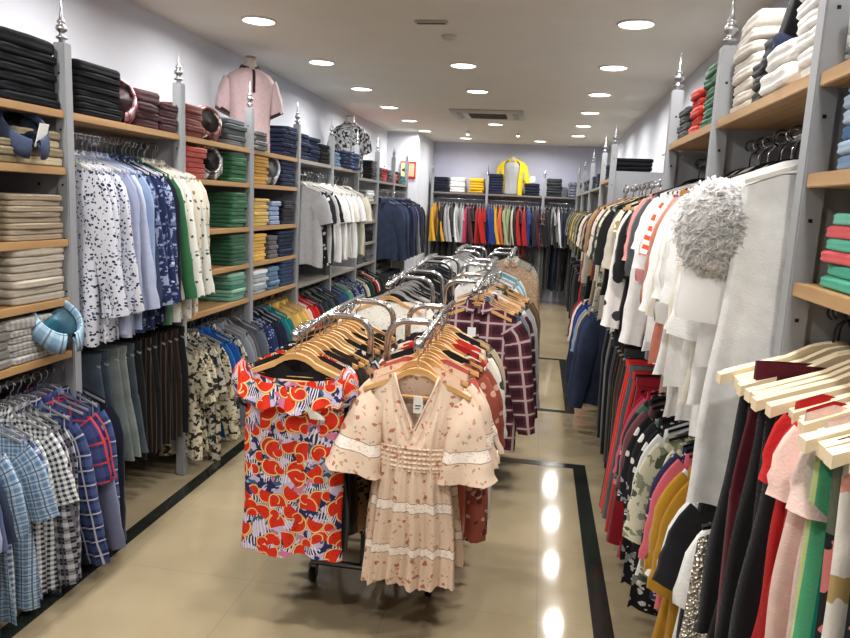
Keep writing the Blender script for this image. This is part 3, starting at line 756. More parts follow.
# ---- white and grey tees further along
wt = printed((40, 40, 44), (220, 220, 222), s=22, t=.25)
mid = [('tee', LGRY, 'light grey'), ('tee', wt, 'black and white print'), ('tee', plain((190, 190, 192)), 'pale grey'), ('tee', BLK, 'black'), ('tee', LGRY, 'light grey'), ('tee', WHT, 'white'), ('polo', WHT, 'white'), ('tee', LGRY, 'light grey'), ('polo', WHT, 'white'), ('tee', OFFW, 'off-white'),
       ('polo', WHT, 'white'), ('tee', LGRY, 'light grey'), ('tee', WHT, 'white'), ('tee', MINT, 'mint green'), ('tee', OFFW, 'off-white'), ('tee', KHAKI, 'khaki')]
hang(mid, XP-.03, P[4]+.07, .095, 1.82, 'rail of white tees', 'camera end', 'white and grey tees on the left wall', 'white', yaw=.1, jit=.03, scl=1.08)
jk = [('jacket', DENS, 'dark denim'), ('jacket', DENB, 'blue denim'), ('jacket', plain((52, 64, 92)), 'slate blue'), ('jacket', DENS, 'dark denim'), ('jacket', DENB, 'blue denim'), ('jacket', plain((58, 68, 92)), 'slate blue'), ('jacket', DEND, 'dark denim'), ('jacket', NAVY, 'navy'), ('jacket', LBLUE, 'light blue'), ('jacket', NAVY, 'navy'),
      ('jacket', plain((34, 44, 84)), 'royal navy'), ('jacket', NAVY, 'navy'), ('jacket', GRYC, 'grey'), ('jacket', plain((34, 44, 84)), 'royal navy'), ('jacket', NAVY, 'navy'), ('jacket', DNAVY, 'dark navy'), ('jacket', NAVY, 'navy'), ('jacket', DNAVY, 'dark navy')]
hang(jk, XP+.02, P[7]+.1, .098, 1.74, 'far left jacket rail', 'camera end', 'jackets at the far left', 'grey', yaw=.08, jit=.02, scl=1.12, detail=True, far=True)
jl = [('trousers', pick([BLK, CHAR, DNAVY], 1)[0], 'dark') for _ in range(8)]
hang(jl, XP, P[7]+.1, .1, .84, 'rail beneath the navy jackets', 'camera end', 'dark trousers under the jackets', 'black', detail=False, far=True)

# ---- folded stacks on the left shelves
XF = XP-.16
def lstack(b, f, zi, n, mt, desc, wh, x=XF, **k):
    y = P[b] + f*.936; z = zi if isinstance(zi, float) else ZS[zi]
    return stack(x, y, z, n, mt, desc, wh, **k)
JE = dict(name='folded_jeans', cat='folded jeans')
lstack(0, .38, 0, 7, DENBLK, 'folded black jeans', 'on top shelf nearest camera', h=.034, w=.36, **JE)
lstack(0, .80, 0, 7, DENBLK, 'folded black jeans', 'on top shelf left of the first finial', h=.034, w=.33, top=1, **JE)
lstack(1, .26, 0, 8, denim((24, 25, 29)), 'folded charcoal jeans', 'on top shelf right of the first finial', h=.027, w=.33, top=1, **JE)
lstack(1, .68, 0, 4, BURG, 'folded burgundy trousers', 'beside the checked display shirt', h=.04, w=.22, name='folded_trousers', cat='folded trousers', top=1)
lstack(1, .88, 0, 4, BURG, 'folded burgundy trousers', 'left of the second finial', h=.035, w=.19, name='folded_trousers', cat='folded trousers')
lstack(2, .17, 0, 5, RUST, 'folded rust-red trousers', 'right of the second finial', h=.032, w=.24, name='folded_trousers', cat='folded trousers', top=1)
lstack(2, .78, 0, 5, [plain((92, 100, 104)), plain((70, 80, 82))], ['folded grey trousers', 'folded dark grey trousers'], 'on top left of the third finial', h=.034, w=.30, name='folded_trousers', cat='folded trousers')
lstack(3, .14, 0, 4, plain((106, 108, 108)), 'folded grey trousers', 'in front of the pink polo bust', h=.032, w=.22, name='folded_trousers', cat='folded trousers', x=XP-.13)
lstack(3, .735, 0, 6, DEND, 'folded navy jeans', 'on top right of the pink polo bust', h=.033, w=.13, **JE)
lstack(3, .90, 0, 7, DENS, 'folded dark blue jeans', 'on top left of the fourth finial', h=.033, w=.2, **JE)
lstack(4, .17, 0, 6, DENS, 'folded dark blue jeans', 'on top right of the fourth finial', h=.034, w=.27, **JE)
lstack(4, .48, 0, 6, DEND, 'folded navy jeans', 'top middle above the white tees', h=.034, w=.27, **JE)
lstack(4, .8, 0, 5, DENBLK, 'folded black jeans', 'on top left of the fifth finial', h=.034, w=.27, **JE)
lstack(5, .2, 0, 4, DENL, 'folded light blue jeans', 'on top right of the fifth finial', h=.032, w=.25, **JE)
lstack(5, .5, 0, 5, DENS, 'folded dark blue jeans', 'before the patterned bust', h=.034, w=.25, x=XP-.12, **JE)
lstack(5, .82, 0, 5, DENB, 'folded blue jeans', 'on top left of the sixth finial', h=.034, w=.25, x=XP-.12, **JE)
lstack(6, .13, 1.85, 5, CHAR, 'folded charcoal trousers', 'on top right of the sixth finial', h=.036, w=.18, name='folded_trousers', cat='folded trousers')
lstack(6, .83, 1.85, 6, BLK, 'folded black trousers', 'on top left of the seventh finial', h=.036, w=.24, name='folded_trousers', cat='folded trousers')
for i, (c, ds, n) in enumerate(((DBRN, 'folded dark brown sweater', 4), (RED, 'folded red sweater', 4), (DGRY, 'folded dark grey sweater', 4), (BRED, 'folded bright red sweater', 3), (BLK, 'folded black sweater', 4), (TEAL, 'folded teal sweater', 3))):
    stack(XF, P[7]+.17+.3*i, 1.85, n, c, ds, '%s along the far left top shelf' % nth(i+1), h=.04, w=.26, name='folded_sweater', cat='folded sweater')
# bay 0
lstack(0, .55, 1, 3, KHAKI, 'folded khaki shirt', 'left of the denim shirt', h=.03, w=.3)
lstack(0, .84, 1, 4, [CREAM, KHAKI], ['folded cream shirt', 'folded khaki shirt'], 'behind the tagged denim shirt', h=.034, w=.27)
lstack(0, .36, 2, 8, plain((126, 110, 88)), 'folded brown-beige shirt', 'farther left on third shelf', h=.023, w=.36)
lstack(0, .80, 2, 8, BEIGE, 'folded beige shirt', 'beside the first post on third shelf', h=.023, w=.32)
lstack(0, .36, 3, 6, plain((150, 140, 122)), 'folded stone-grey shirt', 'farther left on fourth shelf', h=.034, w=.36)
lstack(0, .80, 3, 7, LBEIGE, 'folded pale beige shirt', 'beside the first post on fourth shelf', h=.031, w=.32, top=1)
lstack(0, .45, .93, 5, plain((120, 116, 110)), 'folded grey shirt', 'farther left on lowest near shelf', h=.034, w=.34)
lstack(0, .76, .93, 6, plaid((176, 172, 166), (132, 130, 130), s=40), 'folded grey checked shirt', 'under the blue display collar', h=.027, w=.3, top=1)
# bays 2 and 3
CAT = dict(name='folded_polo_shirt', cat='folded polo shirt')
lstack(2, .2, 1, 6, CORAL, 'folded coral polo shirt', 'second row of green bay', h=.029, w=.25, **CAT)
lstack(2, .82, 1, 7, GREEN, 'folded green polo shirt', 'top row of green bay', h=.026, w=.25, **CAT)
lstack(2, .82, 2, 9, plain((52, 108, 76)), 'folded mid green polo shirt', 'third row of green bay', h=.025, w=.25, **CAT)
lstack(2, .82, 3, 8, plain((44, 92, 66)), 'folded dark green polo shirt', 'fourth row of green bay', h=.025, w=.25, **CAT)
lstack(2, .82, 4, 7, [MINT, MINT, plain((150, 200, 176)), plain((60, 120, 104))], ['folded mint polo shirt', 'folded mint polo shirt', 'folded pale mint polo shirt', 'folded sea green polo shirt'], 'lowest row of green bay', h=.026, w=.25, **CAT)
lstack(3, .22, 1, 8, GOLD, 'folded ochre polo shirt', 'in the top row of the yellow bay', h=.024, w=.27, **CAT)
lstack(3, .22, 2, 8, LYEL, 'folded yellow polo shirt', 'in the second row of the yellow bay', h=.024, w=.27, **CAT)
lstack(3, .2, 3, 8, plain((222, 176, 76)), 'folded warm yellow polo shirt', 'in the third row of the yellow bay', h=.024, w=.25, **CAT)
lstack(3, .22, 4, 6, [LGRY, plain((150, 170, 184)), WHT], ['folded grey polo shirt', 'folded blue-grey polo shirt', 'folded white polo shirt'], 'in the lowest row of the yellow bay', h=.028, w=.27, **CAT)
lstack(3, .8, 1, 7, DENS, 'folded dark blue jeans', 'right end of yellow bay top row', h=.03, w=.3, **JE)
lstack(3, .51, 2, 5, LBLUE, 'folded pale blue shirt', 'middle of yellow bay second row', h=.036, w=.2)
lstack(3, .82, 2, 6, DNAVY, 'folded navy sweater', 'right end of yellow bay second row', h=.03, w=.27, name='folded_sweater', cat='folded sweater')
lstack(3, .47, 3, 5, plain((96, 92, 96)), 'folded grey shirt', 'middle of yellow bay third row', h=.034, w=.18)
lstack(3, .78, 3, 7, DENS, 'folded navy jeans', 'right end of yellow bay third row', h=.028, w=.32, **JE)
lstack(3, .51, 4, 5, DENL, 'folded light blue jeans', 'middle of yellow bay lowest row', h=.034, w=.22, **JE)
lstack(3, .82, 4, 7, DENB, 'folded mid blue jeans', 'right end of yellow bay lowest row', h=.03, w=.28, **JE)
for zi, z in enumerate((1.6, 1.38, 1.14, .91)):
    for f, m_, ds in ((.28, [DGRY, LGRY, DENS, CHAR][zi], ['folded dark grey shirt', 'folded light grey shirt', 'folded dark denim shirt', 'folded charcoal shirt'][zi]), (.72, [WHT, DENB, DENBLK, DGRY][zi], ['folded white shirt', 'folded blue denim shirt', 'folded black denim shirt', 'folded grey shirt'][zi])):
        lstack(6, f, z, 4, m_, ds, '%s on the %s small grey shelf' % ('left' if f < .5 else 'right', nth(zi+2)), h=.032, w=.32)

# ---- folded shirts on show with the collar turned up to the aisle
def display_collar(name, loc, rz, mt, inner, label, tilt=1.1, sc=1.0, tagcard=False, w=.26):
    e = empty(name, loc, rz, (sc,)*3); tag(e, label, 'folded shirt')
    m = MB()
    def roll(a, b):
        th = 2*pi*a; ph = 2*pi*b
        R_ = .068; r = .018
        th = .2 + 2*pi*a*.94
        prof = [(.056, -.02), (.055, .012), (.058, .026), (.064, .028), (.074, .006), (.084, -.016), (.080, -.018), (.068, .004), (.062, .01), (.060, -.02), (.056, -.02)]
        rr, zz = prof[min(10, int(round(b*10)))]
        pt = 1 + .12*exp(-((th-.35)/.3)**2) + .12*exp(-((th-5.9)/.3)**2) if zz < .01 and rr > .06 else 1
        return (rr*pt*cos(th)*1.15, rr*pt*sin(th), zz, th*.07, rr+zz)
    m.grid(roll, 40, 10)
    me = m.mesh('c', merge=True)
    c = obj('collar', me, mt, e, (.0, 0, .1)); c.rotation_euler = (0, tilt, 0)
    d = obj('collar_lining', MB().lathe([(.057, .006), (.001, .002), (.001, .005), (.057, .009)], n=24).mesh('l'), inner, e, (.0, 0, .1)); d.rotation_euler = (0, tilt, 0)
    body = obj('folded_body', folded_mesh(w, .2, .16, 3, 3), mt, e, (-.13, 0, .002))
    if tagcard:
        t = obj('price_tag', MB().box(-.001, .001, -.018, .018, -.035, .035).mesh('t', False), WHITECARD, e, (.05, .03, .085)); t.rotation_euler = (0, .3, .3)
    return e
display_collar('folded_shirt', (XP-.05, P[1]+.49*.936, ZS[0]), -.7, plaid((150, 96, 110), (214, 196, 200), (70, 24, 36), 22, .4), BURG, 'folded burgundy and white checked shirt standing open on the top shelf', 1.3, 1.15)
display_collar('folded_shirt', (XP-.06, P[2]+.49*.936, ZS[0]), -.6, printed((120, 84, 82), (218, 210, 204), (40, 30, 34), s=30, t=.35), DBRN, 'folded dark floral shirt standing open among rust and grey trousers', 1.3, 1.15)
display_collar('folded_shirt', (XP-.05, P[2]+.47*.936, ZS[1]), -.6, plaid((210, 208, 206), (110, 110, 116), (60, 60, 70), 18, .4), BLK, 'folded white and grey checked shirt standing beside green polos', 1.3, 1.15)
display_collar('folded_shirt', (XP-.05, P[3]+.5*.936, ZS[1]), -.6, plaid((176, 180, 186), (110, 120, 132), s=20), LGRY, 'folded grey checked shirt standing between ochre polos and blue jeans', 1.35, 1.25)
display_collar('folded_denim_shirt', (XP-.02, P[0]+.76*.936, ZS[1]), -.35, denim((62, 72, 98)), DENS, 'dark denim shirt with white price tag hanging over the second shelf', .8, 1.3, True, .24)
display_collar('folded_shirt', (XP+.02, P[0]+.86*.936, .925), -.35, plaid((170, 194, 208), (120, 150, 176), (70, 96, 124), 28, .5), plain((70, 150, 176)), 'pale blue checked shirt with turquoise collar lining on lowest near shelf', .75, 1.45, False, .22)

# ---- bust forms
def bust(name, loc, rz, label, sc=1.0):
    if not isinstance(sc, tuple): sc = (sc,)*3
    e = empty(name, loc, rz, sc); tag(e, label, 'bust form')
    m = MB()
    sec = [(0, .15, .10), (.08, .155, .105), (.2, .145, .10), (.3, .16, .11), (.42, .18, .115), (.5, .185, .10), (.545, .15, .08), (.57, .085, .065), (.59, .06, .058), (.64, .055, .055), (.655, .052, .052), (.66, .001, .001)]
    V = []; n = 24
    for z, a, b in sec: V += [(a*cos(2*pi*k/n), b*sin(2*pi*k/n), z) for k in range(n)]
    F = [(i*n+k, i*n+(k+1) % n, (i+1)*n+(k+1) % n, (i+1)*n+k) for i in range(len(sec)-1) for k in range(n)]
    m.add(V, F + [tuple(range(n-1, -1, -1))])
    obj('torso', m.mesh('torso'), paint((196, 188, 178), .5), e)
    obj('neck_cap', MB().lathe([(.05, .655), (.054, .662), (.05, .67), (.001, .672)], n=20).mesh('cap'), paint((150, 142, 132), .4), e)
    return e
def worn(loc, rz, mt, label, cat, name, trim=None, sleeve='short', length=.52, sc=1.0, open_front=False, flare=1.0, infl=1.1, collar=True, gap=.05):
    """a garment pulled over a bust form; origin at the foot of the bust"""
    m = MB(); zb = .58 - length
    sec = [(0, .165), (.08, .165), (.2, .158), (.3, .17), (.42, .19), (.5, .195), (.545, .158), (.575, .095), (.59, .066)]
    def rad(z):
        if z <= 0: return .165
        for (a, ra), (b, rb) in zip(sec, sec[1:]):
            if a <= z <= b: return ra + (rb-ra)*(z-a)/(b-a)
        return sec[-1][1]
    g = gap if open_front else 0
    def body(a, b):
        th = -pi/2 + g*2*pi + (1-2*g)*2*pi*a; z = zb + (.59-zb)*b
        r = rad(z)*infl; fy = .66 if z < .5 else .66 + (z-.5)*2.0
        rp = .006*(1-b)*sin(7*th) + .004*sin(11*th+9*z)
        fl = 1 + (flare-1)*(1-b)
        return ((r*fl+rp)*cos(th), (r*fl*min(fy, .9)+rp)*sin(th), z, r*th*.9, z)
    m.grid(body, 40, 26, close=not open_front)
    for sd in (-1, 1):
        Ls, r0, r1 = (.2, .083, .072) if sleeve == 'short' else (.5, .08, .05)
        def fs(a, b):
            th = 2*pi*a; s = b*Ls; an = .62*(1-b*.45) if sleeve == 'short' else .3
            r = r0 + (r1-r0)*b
            cx = sd*(.155*infl + s*sin(an)); cz = .462 - s*cos(an)
            return (cx + sd*r*cos(th)*cos(an)*.85, r*.75*sin(th) + .004*sin(3*th+8*b), cz + r*cos(th)*sin(an)*1.0 + (1-b)**2*.012, r*th, s)
        m.grid(fs, 20, 12, close=True)
    o = obj(name, m.mesh(name, merge=True), mt, None, loc, rz, sc if isinstance(sc, tuple) else (sc,)*3); tag(o, label, cat)
    if collar:
        cm = MB()
        def cb(a, b):
            th = -pi/2 + .35 + (2*pi-.7)*a
            if b < .5: r = .068*infl; z = .578 + .035*(b/.5)
            else: r = .068*infl + .03*(b-.5)/.5; z = .613 - .045*((b-.5)/.5)*(1+.5*max(0, -sin(th)))
            return (r*cos(th), r*.95*sin(th), z - .02*max(0, -sin(th)), th*.06, z)
        cm.grid(cb, 28, 6); obj('collar', cm.mesh('collar'), trim or mt, o)
        pm = MB(); pm.grid(lambda a, b: (.013*(2*a-1), -(rad(.56-.16*b)*infl*(.66 + max(0, (.06-.16*b))*2.0)+.006), .57-.16*b, a*.03, b*.2), 2, 10)
        if not open_front: obj('button_placket', pm.mesh('placket'), trim or mt, o)
    if trim and sleeve == 'short':
        for sd in (-1, 1):
            cm = MB(); an = .62*.55
            def cf(a, b):
                th = 2*pi*a; s = .2 - .024*b
                r = .0745; cx = sd*(.155*infl + s*sin(an)); cz = .462 - s*cos(an)
                return (cx + sd*r*cos(th)*cos(an)*.87, r*.78*sin(th), cz + r*cos(th)*sin(an)*1.02, th*.07, b*.02)
            cm.grid(cf, 20, 2, close=True); obj('sleeve_band', cm.mesh('cuff'), trim, o)
    return o
PO = plain((204, 178, 180))
b1 = (-2.165, 5.1, ZS[0]); 
bust('bust_form', b1, .62, 'pale bust form wearing the pink polo shirt on the top shelf', (.8, .85, 1.03))
worn(b1, .62, PO, 'dusty pink polo shirt with dark collar on a bust form', 'polo shirt', 'polo_shirt', plain((52, 32, 40)), length=.575, sc=(.84, .88, 1.03))
b2 = (-2.15, 7.88, 1.915-.06+.0)
b2 = (-2.14, 7.8, 1.851)
bust('bust_form', b2, .5, 'pale bust form wearing the black and white patterned shirt', (.84, .88, 1.0))
worn(b2, .5, leafy((176, 176, 178), (34, 34, 38), (96, 96, 100), 13, .5, .52), 'black and white patterned short-sleeved shirt on a bust form', 'shirt', 'short_sleeved_shirt', length=.57, sc=(.87, .9, 1.0))
b3 = (-.52, 12.33, 1.815)
bust('bust_form', b3, -.05, 'white bust form on the back wall shelf', .96)
worn(b3, -.05, LGRY, 'light grey tee worn under the yellow hoodie at the back', 't-shirt', 't_shirt', length=.56, sc=.95, collar=False)
worn(b3, -.05, plain((226, 196, 30)), 'bright yellow open hoodie on the bust at the back wall', 'hoodie', 'hoodie', None, 'long', .62, 1.0, True, 1.06, 1.16, True, .10)
tt = obj('printed_mark', MB().box(-.03, .03, -.001, .001, -.006, .006).box(-.006, .006, -.001, .001, -.05, .06).mesh('m', False), plain((40, 44, 60)), bpy.data.objects['t_shirt'] if False else None, (b3[0]-.01, b3[1]-.132, 2.22))
tt.name = 'anchor_print'; tt.parent = [o for o in bpy.data.objects if o.name.startswith('t_shirt') and o.get('label', '').startswith('light grey tee worn')][0]
tt.location = (0, -.118, .42)

# ---- back wall: stacks and rails
for x, n, mt, ds, wh, nm in ((-1.72, 5, DNAVY, 'folded navy sweater', 'leftmost on the back wall shelf', 'sweater'), (-1.43, 5, WHT, 'folded white sweater', 'left of the yellow back wall stack', 'sweater'), (-1.1, 5, YEL, 'folded yellow sweater', 'left of the second back wall post', 'sweater'),
                             (-.78, 7, NAVY, 'folded navy sweater', 'left of the yellow hoodie bust', 'sweater'), (-.17, 4, DNAVY, 'folded dark navy sweater', 'right of the yellow hoodie bust', 'sweater'), (.2, 6, CHAR, 'folded charcoal sweater', 'right of the third back wall post', 'sweater'), (.56, 5, printed((120, 124, 140), (50, 54, 76), s=30), 'folded grey patterned sweater', 'rightmost on the back wall shelf', 'sweater')):
    stack(x, 12.33, 1.815, n, mt, ds, wh, w=.27, d=.26, h=.046, rz=0, name='folded_'+nm, cat='folded '+nm, top=1)
c = obj('size_card', MB().box(-.04, .04, -.003, .003, 0, .09, .001).mesh('card', False), WHITECARD, None, (-.17, 12.18, 2.04)); tag(c, 'small white card on the dark folded sweaters at the back', 'card')
SW = {'y': (YEL, 'yellow'), 'k': (BLK, 'black'), 'g': (LGRY, 'light grey'), 'w': (WHT, 'white'), 'G': (DGRY, 'dark grey'), 'r': (RED, 'red'), 'm': (MAR, 'maroon'), 'b': (plain((30, 62, 150)), 'royal blue'), 'o': (plain((206, 104, 70)), 'orange'), 'p': (PALEG, 'pale green'), 'i': (OFFW, 'ivory'), 'n': (NAVY, 'navy'), 'd': (DNAVY, 'dark navy'), 'l': (OLIVE, 'olive'), 'x': (plaid((40, 30, 36), (110, 40, 48), (170, 168, 170), 12), 'dark red checked'), 'c': (plain((196, 60, 90)), 'crimson'), 'u': (DENS, 'denim blue')}
seq = 'yyykkggkgwggucmkrrrrbbyyoopppikkrrbbnnmxxkkgkwnnnndGklGl'
items = [(['sweater', 'jacket', 'sweater', 'polo'][i % 4] if ch not in 'yw' else 'sweater', SW[ch][0], SW[ch][1], 1.0) for i, ch in enumerate(seq)]
hang(items, -1.83, 12.25, .0472, 1.72, 'back wall upper rail', 'left', 'sweaters and jackets on the back wall upper rail', 'white', along='x', yaw=.28, jit=.02, detail=False, scl=1.0, far=True)
seq = [(BLK, 'black')]*5 + [(DNAVY, 'dark navy'), (BLK, 'black'), (CHAR, 'charcoal'), (BLK, 'black'), (DNAVY, 'dark navy')]*2 + [(plain((170, 24, 26)), 'red'), (plain((170, 24, 26)), 'red'), (BLK, 'black'), (DGRY, 'dark grey'), (plain((86, 90, 78)), 'grey-green'), (BLK, 'black'), (DEND, 'dark denim'), (DNAVY, 'dark navy'), (BLK, 'black'), (plain((86, 92, 76)), 'grey-green'), (plain((96, 98, 84)), 'grey-green'), (DGRY, 'dark grey')]
hang([('trousers', a, b, 1.0) for a, b in seq], -1.8, 12.25, .098, 1.12, 'back wall lower rail', 'left', 'trousers on the back wall lower rail', 'grey', along='x', yaw=.25, detail=False, far=True)

# ---- right wall, near bay: ivory hangers
XR1 = .71
flo = printed((30, 32, 34), (190, 110, 106), (90, 96, 80), s=9, t=.3, t2=.3, warp=.06); wfl = printed((224, 218, 208), (214, 150, 132), (176, 150, 100), s=14, t=.22, t2=.2, warp=.05)
ombre = stripes((196, 208, 140), (20, 124, 108), 14.0, .5, False, (84, 168, 124))
near = [('vest', BLK, 'black white-edged', 1.2), ('slipdress', BLK, 'long black', 1.22), ('trousers', plain((84, 18, 30)), 'burgundy', 1.1), ('slipdress', BLK, 'long black', 1.22), ('vest', plain((30, 28, 30)), 'soft black', 1.2), ('slipdress', plain((28, 26, 30)), 'long soft black', 1.2), ('vest', BLK, 'black', 1.2), ('top', RED, 'red'), ('top', plain((170, 22, 28)), 'deep red'),
        ('top', LPINK, 'pale pink'), ('top', plain((236, 206, 196)), 'light pink'), ('slipdress', ombre, 'green and yellow pleated', 1.15), ('slipdress', flo, 'black rose-print', 1.1), ('slipdress', wfl, 'white floral', 1.1), ('slipdress', flo, 'black rose-print'), ('slipdress', wfl, 'white floral')]
hang(near[::-1], .672, 1.61-.038*15, .038, 1.435, 'near right rail', 'camera end', 'clothes on ivory hangers on the near right rail', 'ivory', detail=True, yaw=.05, jit=.012, scl=1.02, hookm=HANG_BLACK)
for k in range(2): put_hanger('ivory', (.67-.02*k, 1.662-.026*k, 1.435), .03*k, 'empty thick ivory hanger at far end of near right rail, %s one' % ('outer' if k == 0 else 'inner'), 'hangers of near right rail', HANG_BLACK, 1.15)
# ---- right wall, lower rail with the mustard top
silver = sequins()
rose = printed((46, 44, 48), (206, 120, 122), (70, 110, 90), s=16, t=.3, t2=.3, warp=.04); bwf = printed((30, 30, 34), (210, 208, 206), (150, 150, 150), s=30, t=.3, t2=.25, warp=.03); cream_fl = leafy((196, 192, 168), (72, 80, 66), (130, 134, 110), 9)
dotn = printed((46, 46, 78), (190, 180, 200), s=60, t=.26)
lowr = [('vest', silver, 'silver sequinned', 1.3), ('tee', WHT, 'white line-drawing'), ('vest', BRED, 'bright red'), ('tee', BLK, 'black'), ('tee', WHT, 'white colour-block'), ('top', LPINK, 'pale peach'), ('blouse', MUST, 'mustard'), ('longtop', MUST, 'long mustard'), ('blouse', WHT, 'white'), ('blouse', plain((206, 96, 106)), 'rose pink'), ('blouse', dotn, 'navy dotted'),
        ('top', cream_fl, 'cream leaf-print'), ('blouse', cream_fl, 'cream leaf-print'), ('vest', ROYAL, 'royal blue'), ('blouse', WHT, 'white'), ('longtop', bwf, 'black white-flowered'), ('blouse', bwf, 'black white-flowered'), ('blouse', rose, 'dark rose-print'), ('longtop', bwf, 'black white-flowered'), ('blouse', plain((110, 66, 70)), 'dusky plum'), ('top', DGREEN, 'dark green'), ('blouse', rose, 'dark rose-print'), ('longtop', bwf, 'black white-flowered'), ('longtop', stripes((150, 20, 40), (196, 90, 110), 40), 'crimson striped')]
hang(lowr, XR1-.01, 1.74, .056, 1.02, 'right lower rail', 'camera end', 'tops on the right lower rail', 'black', yaw=.1, jit=.025, scl=1.06)
for k, (y, mt, ds) in enumerate(((3.06, plain((150, 22, 40)), 'crimson'), (3.13, BLK, 'black'), (3.2, BRED, 'bright red'), (3.29, plain((96, 98, 104)), 'grey'), (3.36, BRED, 'bright red'), (3.42, BRED, 'bright red'), (3.47, BLK, 'black'))):
    o = obj('trousers', trousers(.19, .78, seed=k % 3, cuff=.13), mt, None, (XR1-.05, y, 1.02), rnd.uniform(-.1, .1), (1.15, 1.2, 1)); tag(o, '%s wide trousers, %s from camera end beside the printed tops' % (ds, nth(k+1)), 'trousers', 'red and black trousers on the right lower rail')
    obj('waistband', band_mesh(.175), mt, o)
    put_hanger('black', (XR1-.05, y, 1.02), 0, 'black plastic hanger, %s from camera end above the red trousers' % nth(k+1), 'hangers above the red trousers')
# drawing on the front white tee
m = MB()
for pts in ([(-.10, .0), (-.11, .03), (-.09, .05), (-.075, .02), (-.09, -.03), (-.11, -.05)], [(-.06, .0), (-.045, .03), (-.04, -.01), (-.02, .0)], [(0, .03), (.01, .0), (.03, .03), (.045, 0), (.06, .02)], [(-.05, -.10), (-.02, -.13), (0, -.18), (-.03, -.22), (-.06, -.2), (-.05, -.15), (-.01, -.12), (.03, -.16), (.05, -.22)], [(-.02, -.22), (-.05, -.27), (.0, -.29), (.05, -.25)]):
    m.sweep([(x, 0, z) for x, z in pts], .0022, 5)
tee0 = [o for o in bpy.data.objects if o.get('label', '').startswith('white line-drawing')][0]
obj('line_drawing', m.mesh('drawing'), plain((30, 30, 34)), tee0, (-.08, -.05, -.34))

# ---- right wall upper rail: white tops and the tulle jacket
sheer = sheer_white()
WK = 0
wh = [('plaintunic', plain((236, 236, 234)), 'smooth white', 1.06), ('blouse', plain((240, 240, 238)), 'white'), ('tunic_short', plain((230, 228, 224)), 'white'), ('blouse', OFFW, 'ivory'), ('tunic_short', plain((240, 240, 238)), 'white'), ('blouse', plain((226, 224, 220)), 'white'), ('tunic_short', plain((232, 230, 226)), 'white'), ('blouse', OFFW, 'ivory'), ('tunic_short', WHT, 'white'), ('blouse', WHT, 'white'), ('tunic_short', plain((176, 156, 140)), 'taupe'), ('blouse', plain((196, 120, 100)), 'coral pink'), ('top', MUST, 'mustard')]
hang(wh[:1], XR1-.03, 1.765, .06, 1.86, 'upper right rail of whites', 'camera end', 'white tops on the upper right rail', 'white', scl=1.14, jit=0)
hang(wh[1:], XR1-.03, 1.93, .054, 1.86, 'upper right rail of whites', 'the tulle jacket', 'white tops on the upper right rail', ['white', 'black'], yaw=.06, jit=.02, scl=1.14)
st = stripes((240, 238, 236), (30, 30, 34), 28, .5, True); so = stripes((236, 230, 226), (210, 84, 50), 30, .5, True)
mid2 = [('tee', ROYAL, 'royal blue'), ('tunic_short', WHT, 'white long'), ('tee', st, 'black and white striped'), ('tee', so, 'orange striped'), ('tee', WHT, 'white'), ('tunic_short', WHT, 'white long'), ('tee', printed((232, 228, 224), (180, 40, 60), (206, 176, 40), s=10, t=.25, t2=.25), 'white tropical-print'), ('blouse', PINK, 'pink'), ('sweater', plain((232, 230, 228)), 'white'), ('tee', WHT, 'white'), ('blouse', DGRY, 'dark grey'), ('tunic_short', PINK, 'dusky pink')]
hang(mid2, XR1, 2.66, .068, 1.86, 'upper right rail of tees', 'camera end', 'tees on the upper right rail', 'black', yaw=.07, jit=.02, scl=1.08)
gold = printed((220, 210, 190), (150, 132, 84), (190, 176, 140), s=11, t=.3, t2=.3, warp=.05)
far = [('shortdress', DBRN, 'dark brown'), ('longtop', BLK, 'black'), ('sweater', printed((232, 228, 224), (60, 60, 66), (216, 70, 50), s=9, t=.25, t2=.2), 'white printed'), ('shortdress', BLK, 'long black'), ('shortdress', gold, 'ivory and gold patterned'), ('shortdress', gold, 'ivory and gold patterned'), ('blouse', OFFW, 'ivory'), ('shortdress', DBRN, 'dark brown'), ('blouse', BLK, 'black'), ('longtop', OFFW, 'ivory'), ('blouse', cream_fl, 'cream leaf-print'), ('shortdress', DBRN, 'dark brown'), ('blouse', CHAR, 'charcoal'),
       ('blouse', OFFW, 'ivory'), ('longtop', SPRIG, 'beige sprigged'), ('blouse', SPRIG, 'beige sprigged'), ('blouse', RUST, 'rust brown'), ('longtop', BEIGE, 'beige'), ('blouse', OFFW, 'ivory'), ('blouse', TAN, 'tan'), ('longtop', BLK, 'black'), ('blouse', BEIGE, 'beige'), ('jacket', plain((182, 172, 156)), 'stone'), ('jacket', RUST, 'rust brown')]
hang(far, .67, 3.66, .108, 1.80, 'open right wall rail', 'camera end', 'dresses and tops on the open right wall rail', ['black', 'wood'], yaw=.1, jit=.02, scl=1.05)
low3 = [('trousers', CHAR, 'charcoal'), ('trousers', BRN, 'brown'), ('trousers', BLK, 'black'), ('trousers', DBRN, 'dark brown'), ('trousers', DGRY, 'dark grey'), ('trousers', BLK, 'black'), ('trousers', DGRY, 'dark grey'), ('trousers', GRYC, 'grey'), ('trousers', BLK, 'black'), ('trousers', DGRY, 'dark grey')]
hang(low3, .66, 3.7, .12, 1.02, 'open right lower rail', 'camera end', 'dark trousers on the open right lower rail', 'black', detail=False, yaw=.15, far=True)
low4 = [('jacket', DENS, 'dark denim'), ('jacket', denim((48, 66, 104)), 'blue denim'), ('jacket', DENS, 'dark denim'), ('jacket', denim((48, 66, 104)), 'blue denim'), ('blouse', YEL, 'yellow'), ('blouse', LBLUE, 'light blue'), ('jacket', DENS, 'dark denim'), ('blouse', ROYAL, 'royal blue'), ('jacket', DENS, 'dark denim'), ('blouse', WHT, 'white'), ('blouse', RED, 'red'), ('blouse', RUST, 'rust')]
